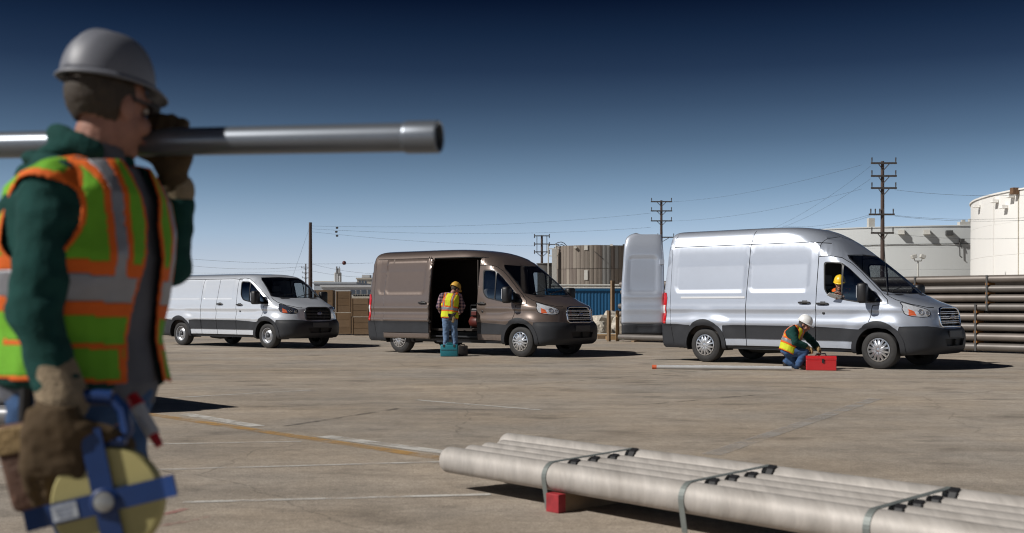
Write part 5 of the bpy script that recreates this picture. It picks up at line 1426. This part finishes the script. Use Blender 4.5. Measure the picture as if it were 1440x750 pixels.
    def loc(c):
        q = c-h_; t = q @ sp; base_ = np.interp(t, [0, (J['waist']-J['hip']).dot(spine), (J['chest']-J['hip']).dot(spine), Ls], [0, 1, 2, 3])
        pts_ = np.array([J['hip'], J['waist'], J['chest'], J['neck']]); k0 = np.clip(base_.astype(int), 0, 2); fr = (base_-k0)[:, None]
        ax = pts_[k0]*(1-fr)+pts_[k0+1]*fr; d = c-ax
        return t/Ls, d @ LF, d @ FF
    cen = v[fc].mean(1); t, la, fo = loc(cen)
    keep = np.ones(len(fc), bool)
    if hoodie_open: keep &= ~((fo > .02) & (np.abs(la) < hoodie_open*(.6+.6*np.clip(1-t, 0, 1))) & (t < 1.02))
    keep &= ~((t > .965) & (np.hypot(la, fo) < .062))
    emit_mesh('hoodie' if tee is not None else 'shirt', v, fc[keep], shirt, root, .004)
    # ---- vest in its own cloths
    if vest is not None:
        bm = bmesh.new(); ring_loft(bm, torso(.050 if tee is not None else .040, hem)); shoulders(bm, .090)
        v, fc, nr = voxel(bm, vox*.8, 3); v = wrinkle(v, nr, wr*1.25, 10, (1, 1, .7), 5.)
        cen = v[fc].mean(1); t, la, fo = loc(cen)
        keep = np.ones(len(fc), bool); edge = np.full(len(fc), 9.)
        for s in 'rl':
            a, e = np.array(J['sh_'+s]), np.array(J['el_'+s]); sgn = 1 if s == 'l' else -1
            d_ = (e-a)/np.linalg.norm(e-a); d2_ = d_*.45+LF*sgn*.9; d2_ /= np.linalg.norm(d2_); a2 = a-d2_*.12-sp*.035
            q = cen-a2; ax = q @ d2_; rad = np.linalg.norm(q-ax[:, None]*d2_, axis=1)
            out = (la*sgn > .135*ka)
            keep &= ~(out & (rad < arm_r) & (ax > 0)); edge = np.where((la*sgn > .10*ka) & (ax > 0), np.minimum(edge, rad-arm_r), edge)
        op = vest_open*np.clip(1.05-t, .12, 1.)*1.3 + .05*np.clip((t-.72)/.28, 0, 1)
        fm_ = fo > .0
        keep &= ~(fm_ & (np.abs(la) < op)); edge = np.where(fm_, np.minimum(edge, np.abs(la)-op), edge)
        nk = np.hypot(la, fo); keep &= ~((t > .93) & (nk < .092)); edge = np.where(t > .93, np.minimum(edge, nk-.092), edge)
        th = -.10/Ls*0-(.05+hem)/Ls
        keep &= t > th; edge = np.minimum(edge, (t-th)*Ls)
        ed = .009 if vox < .01 else .016
        reg_ = np.zeros(len(fc), int)
        bz = (t-band)*Ls
        reg_[(np.abs(bz) < .062)] = 1; reg_[(np.abs(bz) < .030)] = 2
        al = np.abs(la); vb = np.abs(al-.105*ka)
        up_ = (t > band)
        reg_[up_ & (np.abs(bz) >= .030) & (vb < vw) & (t > band+.04)] = 1
        reg_[up_ & (vb < vw*.45) & (t > band+.06)] = 2
        reg_[edge < ed] = 1
        if vox < .01: reg_[(t < band) & (np.abs(bz) > .062) & (np.abs((t-band+.245)*Ls) < .006) & (fo > -.05)] = 1; reg_[(t < band-.245) & (np.abs(al-.085) < .006) & (fo > 0)] = 1
        vst = emit_mesh('safety_vest', v, fc[keep & (reg_ == 0)], vest, root, .003)
        emit_mesh('orange_trim', v, fc[keep & (reg_ == 1)], ORNG, vst, .004); emit_mesh('reflective_tape', v, fc[keep & (reg_ == 2)], SILV, vst, .005)
    # ---- boots
    for s in 'rl':
        bm = bmesh.new(); a, t = J['an_'+s], J['to_'+s]; k = J['kn_'+s]; cap(bm, a.lerp(k, .22), a, .054, .052); cap(bm, a, t, .050, .044); cap(bm, a+(a-t)*.25, t, .030, .036)
        v, fc, nr = voxel(bm, vox, 2); emit_mesh('boot', v, fc, boots, root)
    if hat is not None:
        hard_hat(root, P(-.012, 0, hatdy), hf+hu*-.0, hu, hat, hatsc)
    if gloves is not None:
        for s in 'rl':
            hd = (hands or {}).get(s); bm = bmesh.new(); w = J['wr_'+s]; e = J['el_'+s]
            pl = Vector(hd['palm'])-O
            hand_prims(bm, pl, hd['f'], hd['n'], hd['s'], hd.get('curl', (35, 50, 40)), sc=hd.get('sc', 1.0), grow=.0065); cap(bm, w.lerp(e, .12), pl, .044, .034)
            v, fc, nr = voxel(bm, vox*.7, 2); v = wrinkle(v, nr, wr*.7, 25)
            emit_mesh('glove', v, fc, gloves, root)
    return root, J, O, P
# ---- worker standing at the brown van, back to us
Y = 26.42; S_ = Y/FPX
q = lambda x, y, dy=0.: pz(x, y, Y+dy)
J = dict(hip=q(632.5, 445), waist=q(632.5, 436), chest=q(633, 423), neck=q(636, 412.5, .05), head=q(640.3, 407.3, .10),
         sh_l=q(621.5, 417), el_l=q(617.5, 431.5, .05), wr_l=q(622, 440, .24), sh_r=q(645.5, 417, .10), el_r=q(650.5, 430.5, .12), wr_r=q(648, 438, .36),
         hj_l=q(627.5, 449), kn_l=q(627, 473, .03), an_l=q(626.5, 495.5), to_l=q(627.5, 499, .17), hj_r=q(637.5, 449, .03), kn_r=q(639.5, 473, .06), an_r=q(640.5, 495.5, .06), to_r=q(643, 499, .21))
person('person', 'worker in yellow vest, plaid shirt and jeans standing with back turned at the brown van', (q(633, 500).x, Y, 0), J, .012, (.30, .95, 0), (.72, .62, -.35), (.34, .30, .85), .94, PLAID, DENIML, YLIME, HATO, None, 0, None, hatdy=.045, hatsc=.98, body_k=(.98, .95),
       hands=dict(l=dict(palm=q(623, 441, .31), f=(.2, 1, 0), n=(.3, 0, -1), s=(1, -.2, 0)), r=dict(palm=q(647, 439, .43), f=(-.2, 1, 0), n=(-.3, 0, -1), s=(-1, -.2, 0))))
pb = empty('tool_belt', q(635, 446, -.155)); tag(pb, 'dark leather tool pouch with tan gloves on the plaid-shirted worker\'s belt', 'tool pouch')
obj_box('pouch', (0, 0, 0), (.13, .06, .15), BOOT, pb, bevel=.02, taper=1.15); obj_box('tucked_glove', (.045, -.035, -.06), (.06, .04, .14), TANG, pb, Matrix.Rotation(.25, 3, 'Y'), bevel=.015); obj_box('hammer_loop', (-.06, -.02, .05), (.04, .05, .06), M_SEAL, pb, bevel=.01)
# ---- kneeling worker with the red toolbox
Y = 20.98
J = dict(hip=q(1108.5, 492.5), waist=q(1110, 484), chest=q(1115.5, 470.5), neck=q(1124, 460.5), head=q(1131.2, 457.0),
         sh_r=q(1114.8, 464.5, -.17), el_r=q(1118.5, 481.5, -.22), wr_r=q(1133.5, 487, -.20), sh_l=q(1127, 465.5, .17), el_l=q(1140, 478, .20), wr_l=q(1149.5, 488.5, .02),
         hj_r=q(1110, 495, -.09), kn_r=q(1132.5, 494, -.15), an_r=q(1122.5, 513, -.13), to_r=q(1131.5, 516.8, -.13), hj_l=q(1109, 495, .09), kn_l=q(1120, 514, .10), an_l=q(1104.5, 508.5, .12), to_l=q(1104.5, 516.5, .12))
person('person', 'kneeling worker in white hard hat, green hoodie and lime vest reaching for the red toolbox', (q(1118, 520).x, Y, 0), J, .012, (.86, -.30, -.40), (.80, -.35, -.45), (.40, -.20, .88), 1.0, GREEN, DENIM, YLIME, HATW, TANG, .05, TEE, hatdy=.05, hatsc=1.0, body_k=(.95, .95),
       hands=dict(r=dict(palm=q(1139.5, 491.5, -.18), f=(.6, 0, -.8), n=(-.5, .3, -.5), s=(.3, -.9, 0)), l=dict(palm=q(1152.5, 493.5, -.10), f=(.35, -.2, -.9), n=(-.6, -.2, -.4), s=(-.3, -.9, .2))))
# ---- man leaning out of the silver van's window
Y = 21.78
J = dict(hip=q(1184, 443, .30), waist=q(1183.5, 434, .27), chest=q(1182.5, 420, .18), neck=q(1182, 407.5, .07), head=q(1180.8, 399.5, -.01),
         sh_r=q(1168.5, 411.5, .19), el_r=q(1164.5, 421.0, .17), wr_r=q(1173, 414.5, -.06), sh_l=q(1195.5, 411, .17), el_l=q(1197.5, 420.5, .02), wr_l=q(1187, 417.5, -.15),
         hj_r=q(1180, 446, .10), kn_r=q(1213, 442, .0), an_r=q(1222, 470, -.05), to_r=q(1231, 471, -.10), hj_l=q(1190, 446, .2), kn_l=q(1218, 442, .25), an_l=q(1226, 470, .2), to_l=q(1235, 471, .15))
person('person', 'man in yellow hard hat and hi-vis vest looking out of the silver van\'s side window', (q(1182, 470).x, Y, .62), J, .012, (-.12, -1, 0), (-.30, -.95, -.18), (-.02, -.16, .98), 1.0, GREEN, DENIM, LIME, HATY, None, .05, M_DKM, hatdy=.040, hatsc=.98, body_k=(.95, .95), vest_open=.075,
       hands=dict(r=dict(palm=q(1176.5, 412.5, -.11), f=(.9, -.2, .2), n=(.1, .3, -.9), s=(0, -.8, .5)), l=dict(palm=q(1181.5, 416.2, -.19), f=(-.9, -.2, .1), n=(0, .3, -.9), s=(.1, -.5, .8))))
pa = empty('paper_sheaf', q(1173.0, 415.8, -.21)); tag(pa, 'white sheaf of papers held out of the silver van\'s window', 'papers')
for k in range(3): obj_box('sheet', (0, 0, -.008*k), (.24, .13, .004), mat('white_paper', (.72, .72, .70), .8, var=.03), pa, Matrix.Rotation(R(14+2*k), 3, 'Y') @ Matrix.Rotation(R(-22), 3, 'X') @ Matrix.Rotation(.12*k, 3, 'Z'))
# ================================================================== foreground worker
J = dict(hip=(-1.03, 2.75, 1.02), waist=(-1.035, 2.75, 1.13), chest=(-1.022, 2.75, 1.32), neck=(-1.005, 2.765, 1.548), head=(-.973, 2.785, 1.677),
         sh_r=(-1.040, 2.60, 1.448), el_r=(-1.040, 2.515, 1.19), wr_r=(-.978, 2.49, 1.02), sh_l=(-.985, 2.95, 1.45), el_l=(-.886, 2.965, 1.312), wr_l=(-.866, 2.962, 1.462),
         hj_r=(-1.02, 2.66, .93), kn_r=(-.93, 2.66, .50), an_r=(-1.05, 2.66, .10), to_r=(-.87, 2.65, .045), hj_l=(-1.0, 2.85, .93), kn_l=(-.94, 2.86, .50), an_l=(-.97, 2.86, .10), to_l=(-.79, 2.87, .045))
hero, HJ, HO, HP = person('person', 'foreground worker in grey hard hat and lime vest carrying a steel pipe on his shoulder', (-1.02, 2.75, 0), J, .0065, (.965, -.26, 0), (.52, .85, -.14), (.08, .07, .98), .86, GREEN, DENIM, LIME, HATG, LEATH, .085, TEE,
    wr=.0055, vest_open=.056, hem=-.055, hatdy=.058, hatsc=.88, vw=.030, abag=.019, arm_r=.094, body_k=(1.0, 1.13), band=.41,
    hands=dict(r=dict(palm=(-.972, 2.445, .912), f=(.02, .05, -1), n=(.1, 1, .05), s=(1, -.1, .1), curl=(10, 25, 30), sc=1.62), l=dict(palm=(-.868, 2.934, 1.590), f=(0, .02, 1), n=(0, -1, 0), s=(-1, 0, 0), curl=(18, 72, 62), sc=1.12)))
# knit cuff and sleeve hem, hood, sunglasses
bm = bmesh.new()
a_, b_ = Vector(J['wr_r'])-HO, Vector(J['el_r'])-HO
cap(bm, a_.lerp(b_, -.16), a_.lerp(b_, .26), .056, .049); v, fc, nr = voxel(bm, .006, 2); emit_mesh('glove_cuff', v, fc, KNIT, hero)
bm = bmesh.new(); a_, b_ = Vector(J['wr_l'])-HO, Vector(J['el_l'])-HO
cap(bm, a_.lerp(b_, -.22), a_.lerp(b_, .12), .047, .045); v, fc, nr = voxel(bm, .006, 2); emit_mesh('glove_cuff', v, fc, KNIT, hero)
bm = bmesh.new()
o_ = lambda x, y, z: Vector((x, y, z))-HO
ell(bm, o_(-1.11, 2.83, 1.54), .085, .13, .036, Matrix.Rotation(.25, 3, 'Y')); ell(bm, o_(-1.18, 2.88, 1.515), .055, .08, .045); ell(bm, o_(-1.055, 2.72, 1.555), .07, .07, .030)
for t in np.linspace(.9, 5.4, 22):
    c = o_(-1.008, 2.765, 1.566); p_ = c+Vector((.082*math.cos(t-.27), .078*math.sin(t-.27), -.035*math.cos(t-.27)))
    ell(bm, p_, .026, .026, .034, None, 2)
v, fc, nr = voxel(bm, .007, 4); v = wrinkle(v, nr, .008, 14); emit_mesh('hood', v, fc, GREEN, hero)
bm = bmesh.new()
rot_ = None
for s in (-1, 1):
    cap(bm, HP(.098, s*.012, .016), HP(.090, s*.056, .014), .016, .014, 8); cap(bm, HP(.086, s*.066, .018), HP(.0, s*.088, .014), .005, .004, 6)
bm_obj('sunglasses', bm, M_SEAL, hero, True)
# ---- pipe on the shoulder
M_SHPIPE = mat('blued_steel_conduit', (.19, .21, .24), .34, .6, var=.08, scale=4)
pa_, pb_ = Vector((-2.30, 3.24, 1.632)), Vector((-.178, 2.70, 1.5935))
pd_ = (pb_-pa_).normalized(); L_ = (pb_-pa_).length
sp_ = obj_lathe('steel_pipe', [(.030, L_*.5), (.030, L_), (.0345, L_), (.0345, 0), (.030, 0), (.030, L_*.5)], M_SHPIPE, None, axis_m(pa_, pd_), 32)
tag(sp_, 'blue-grey steel pipe carried on the foreground worker\'s shoulder', 'pipe')
obj_lathe('coupling', [(.0348, L_-.078), (.0375, L_-.074), (.0385, L_-.068), (.0385, L_+.006), (.036, L_+.009), (.031, L_+.008), (.031, L_-.05)], M_SHPIPE, sp_, axis_m(pa_, pd_), 32)
# ---- tape reel in the right hand
M_RBLUE = mat('blue_reel_plastic', (.008, .035, .14), .4, var=.12, scale=9, dirt=.1); M_TAPE = mat('yellow_tape', (.46, .40, .16), .6, var=.10, scale=6, dirt=.15)
rc = Vector((-.860, 2.46, .782)); rn = Vector((.12, -1, .10)).normalized()
rr_ = empty('tape_reel', rc); tag(rr_, 'yellow measuring tape reel with blue cross frame held in the foreground worker\'s gloved hand', 'tape reel')
Mr_ = axis_m(Vector((0, 0, 0)), rn); ux = Vector((1, .12, 0)).normalized(); uz = rn.cross(ux).normalized()
if uz.z < 0: uz = -uz
ux = uz.cross(rn).normalized()
if ux.x < 0: ux = -ux
def rp(a, r, h=0.): return ux*(r*math.cos(a))+uz*(r*math.sin(a))+rn*h
prof = [(.03, -.03), (.112, -.03)] + [(.112+.006*math.sin(k*math.pi/8), -.03+.06*k/8) for k in range(9)] + [(.112, .03)] + [(.112-.082*k/26, .030+.0016*(k % 2)) for k in range(27)]
obj_lathe('wound_tape', prof, M_TAPE, rr_, Mr_, 64, 60)
tilt = R(13)
for k in range(4):
    a = tilt+k*math.pi/2; dv = Vector((-math.sin(a), math.cos(a)))
    bm = bmesh.new(); w0 = .0225
    tdir = ux*(-math.sin(a))+uz*math.cos(a); rdir = ux*math.cos(a)+uz*math.sin(a)
    Lr = (.150, .155, .158, .15)[k]
    cs = [(.0, .036), (.122, .036), (.135, .045 if k % 2 == 0 else .036), (Lr, .058 if k % 2 == 0 else .036)]
    for (r0, h0), (r1, h1) in zip(cs, cs[1:]):
        vs_ = [bm.verts.new(rdir*r + tdir*s*w0 + rn*(h+dz)) for r, h in ((r0, h0), (r1, h1)) for s in (-1, 1) for dz in (0, .007)]
        for q_ in ((0, 1, 3, 2), (4, 6, 7, 5), (0, 4, 5, 1), (2, 3, 7, 6), (1, 5, 7, 3), (0, 2, 6, 4)): bm.faces.new([vs_[i] for i in q_])
    bmesh.ops.remove_doubles(bm, verts=bm.verts, dist=1e-5)
    arm = bm_obj('frame_arm', bm, M_RBLUE, rr_)
    # same arm on the back
    bm = bmesh.new(); vs_ = [bm.verts.new(rdir*r + tdir*s*w0 + rn*h) for r in (0, .135) for s in (-1, 1) for h in (-.036, -.043)]
    for q_ in ((0, 1, 3, 2), (4, 6, 7, 5), (0, 4, 5, 1), (2, 3, 7, 6), (1, 5, 7, 3), (0, 2, 6, 4)): bm.faces.new([vs_[i] for i in q_])
    bm_obj('frame_arm', bm, M_RBLUE, rr_)
    if k == 2 or k == 3:
        c = rdir*(.082 if k == 2 else .10)+rn*.0445; M_ = Matrix((( ux.x, uz.x, rn.x), (ux.y, uz.y, rn.y), (ux.z, uz.z, rn.z)))
        obj_box('paper_label', c, (.052, .034, .001) if k == 2 else (.036, .034, .001), mat('pale_label', (.45, .48, .52), .6, var=.2, scale=60), arm, M_ @ Matrix.Rotation(tilt, 3, 'Z'))
        for j in range(3):
            obj_box('print_line', c+rdir*0+(ux*-math.sin(tilt)+uz*math.cos(tilt))*(.009-.009*j)+rn*.0009, ((.040 if k == 2 else .026)-.006*j, .0022, .0006), M_RBLUE, arm, M_ @ Matrix.Rotation(tilt, 3, 'Z'))
obj_lathe('hub', [(.030, .040), (.030, .047), (.024, .050), (.022, .047), (.0005, .047)], M_RBLUE, rr_, Mr_, 32); obj_lathe('hub_cap', [(.0215, .046), (.0205, .053), (.012, .0555), (.0005, .056)], mat('grey_hub', (.32, .32, .31), .3, .4), rr_, Mr_, 32)
up = uz*math.cos(.15)+ux*math.sin(-.05)
for s in (-1, 1):
    obj_tube('handle_side', [up*.12+ux*(.020 if s > 0 else -.045)-rn*.01, up*.15+ux*(.040 if s > 0 else -.07)-rn*.01, up*.195+ux*(.034 if s > 0 else -.125)-rn*.01, up*.222+ux*(.010 if s > 0 else -.13)-rn*.01], .014, M_RBLUE, rr_, 8)
obj_tube('handle_grip', [up*.222+ux*.010-rn*.01, up*.228+ux*-.06-rn*.01, up*.222+ux*-.13-rn*.01], .016, M_RBLUE, rr_, 10)
obj_box('handle_yoke', up*.128, (.085, .05, .02), M_RBLUE, rr_, bevel=.006)
# ---- things on his belt
tp = empty('tool_pouch', (-1.075, 2.60, .78)); tag(tp, 'worn brown leather tool pouch hanging behind the foreground worker\'s glove', 'tool pouch')
bm = bmesh.new(); add_box(bm, (0, -.02, .06), (.10, .07, .20), Matrix.Rotation(R(-10), 3, 'Y'), .02, 1.25); bm_obj('pouch', bm, mat('red_brown_leather', (.10, .05, .032), .8, var=.35, scale=12, bump=.3), tp, True, 50)
obj_box('flap', (-.005, -.06, .125), (.125, .012, .06), TANG, tp, Matrix.Rotation(R(-10), 3, 'Y'), bevel=.004)
obj_tube('tool_grip', [(-.02, -.02, .13), (-.005, -.03, .25)], [.014, .018], M_SEAL, tp, 8); obj_tube('tool_grip', [(.03, -.02, .13), (.035, -.03, .23)], [.010, .012], M_CHROME, tp, 8)
mk = empty('caulk_tube', (-.845, 2.60, .97)); tag(mk, 'red and white tube tucked in the foreground worker\'s belt above the reel', 'tube')
d_ = Vector((.055, -.02, -.085)).normalized()
obj_lathe('barrel', [(.0005, .0), (.016, .0), (.0165, .075), (.0005, .075)], mat('white_tube', (.55, .55, .56), .5), mk, axis_m(Vector((0, 0, 0)), d_), 16)
obj_lathe('red_cap', [(.0005, .076), (.012, .076), (.009, .105), (.0005, .106)], M_REDT, mk, axis_m(Vector((0, 0, 0)), d_), 16); obj_lathe('red_collar', [(.0005, -.03), (.014, -.03), (.018, -.001), (.0005, -.001)], M_REDT, mk, axis_m(Vector((0, 0, 0)), d_), 16)
obj_box('print_band', d_*.04+Vector((0, -.0165, 0)), (.02, .002, .03), mat('grey_print', (.30, .31, .34), .6), mk, d_.to_track_quat('Z', 'Y').to_matrix())
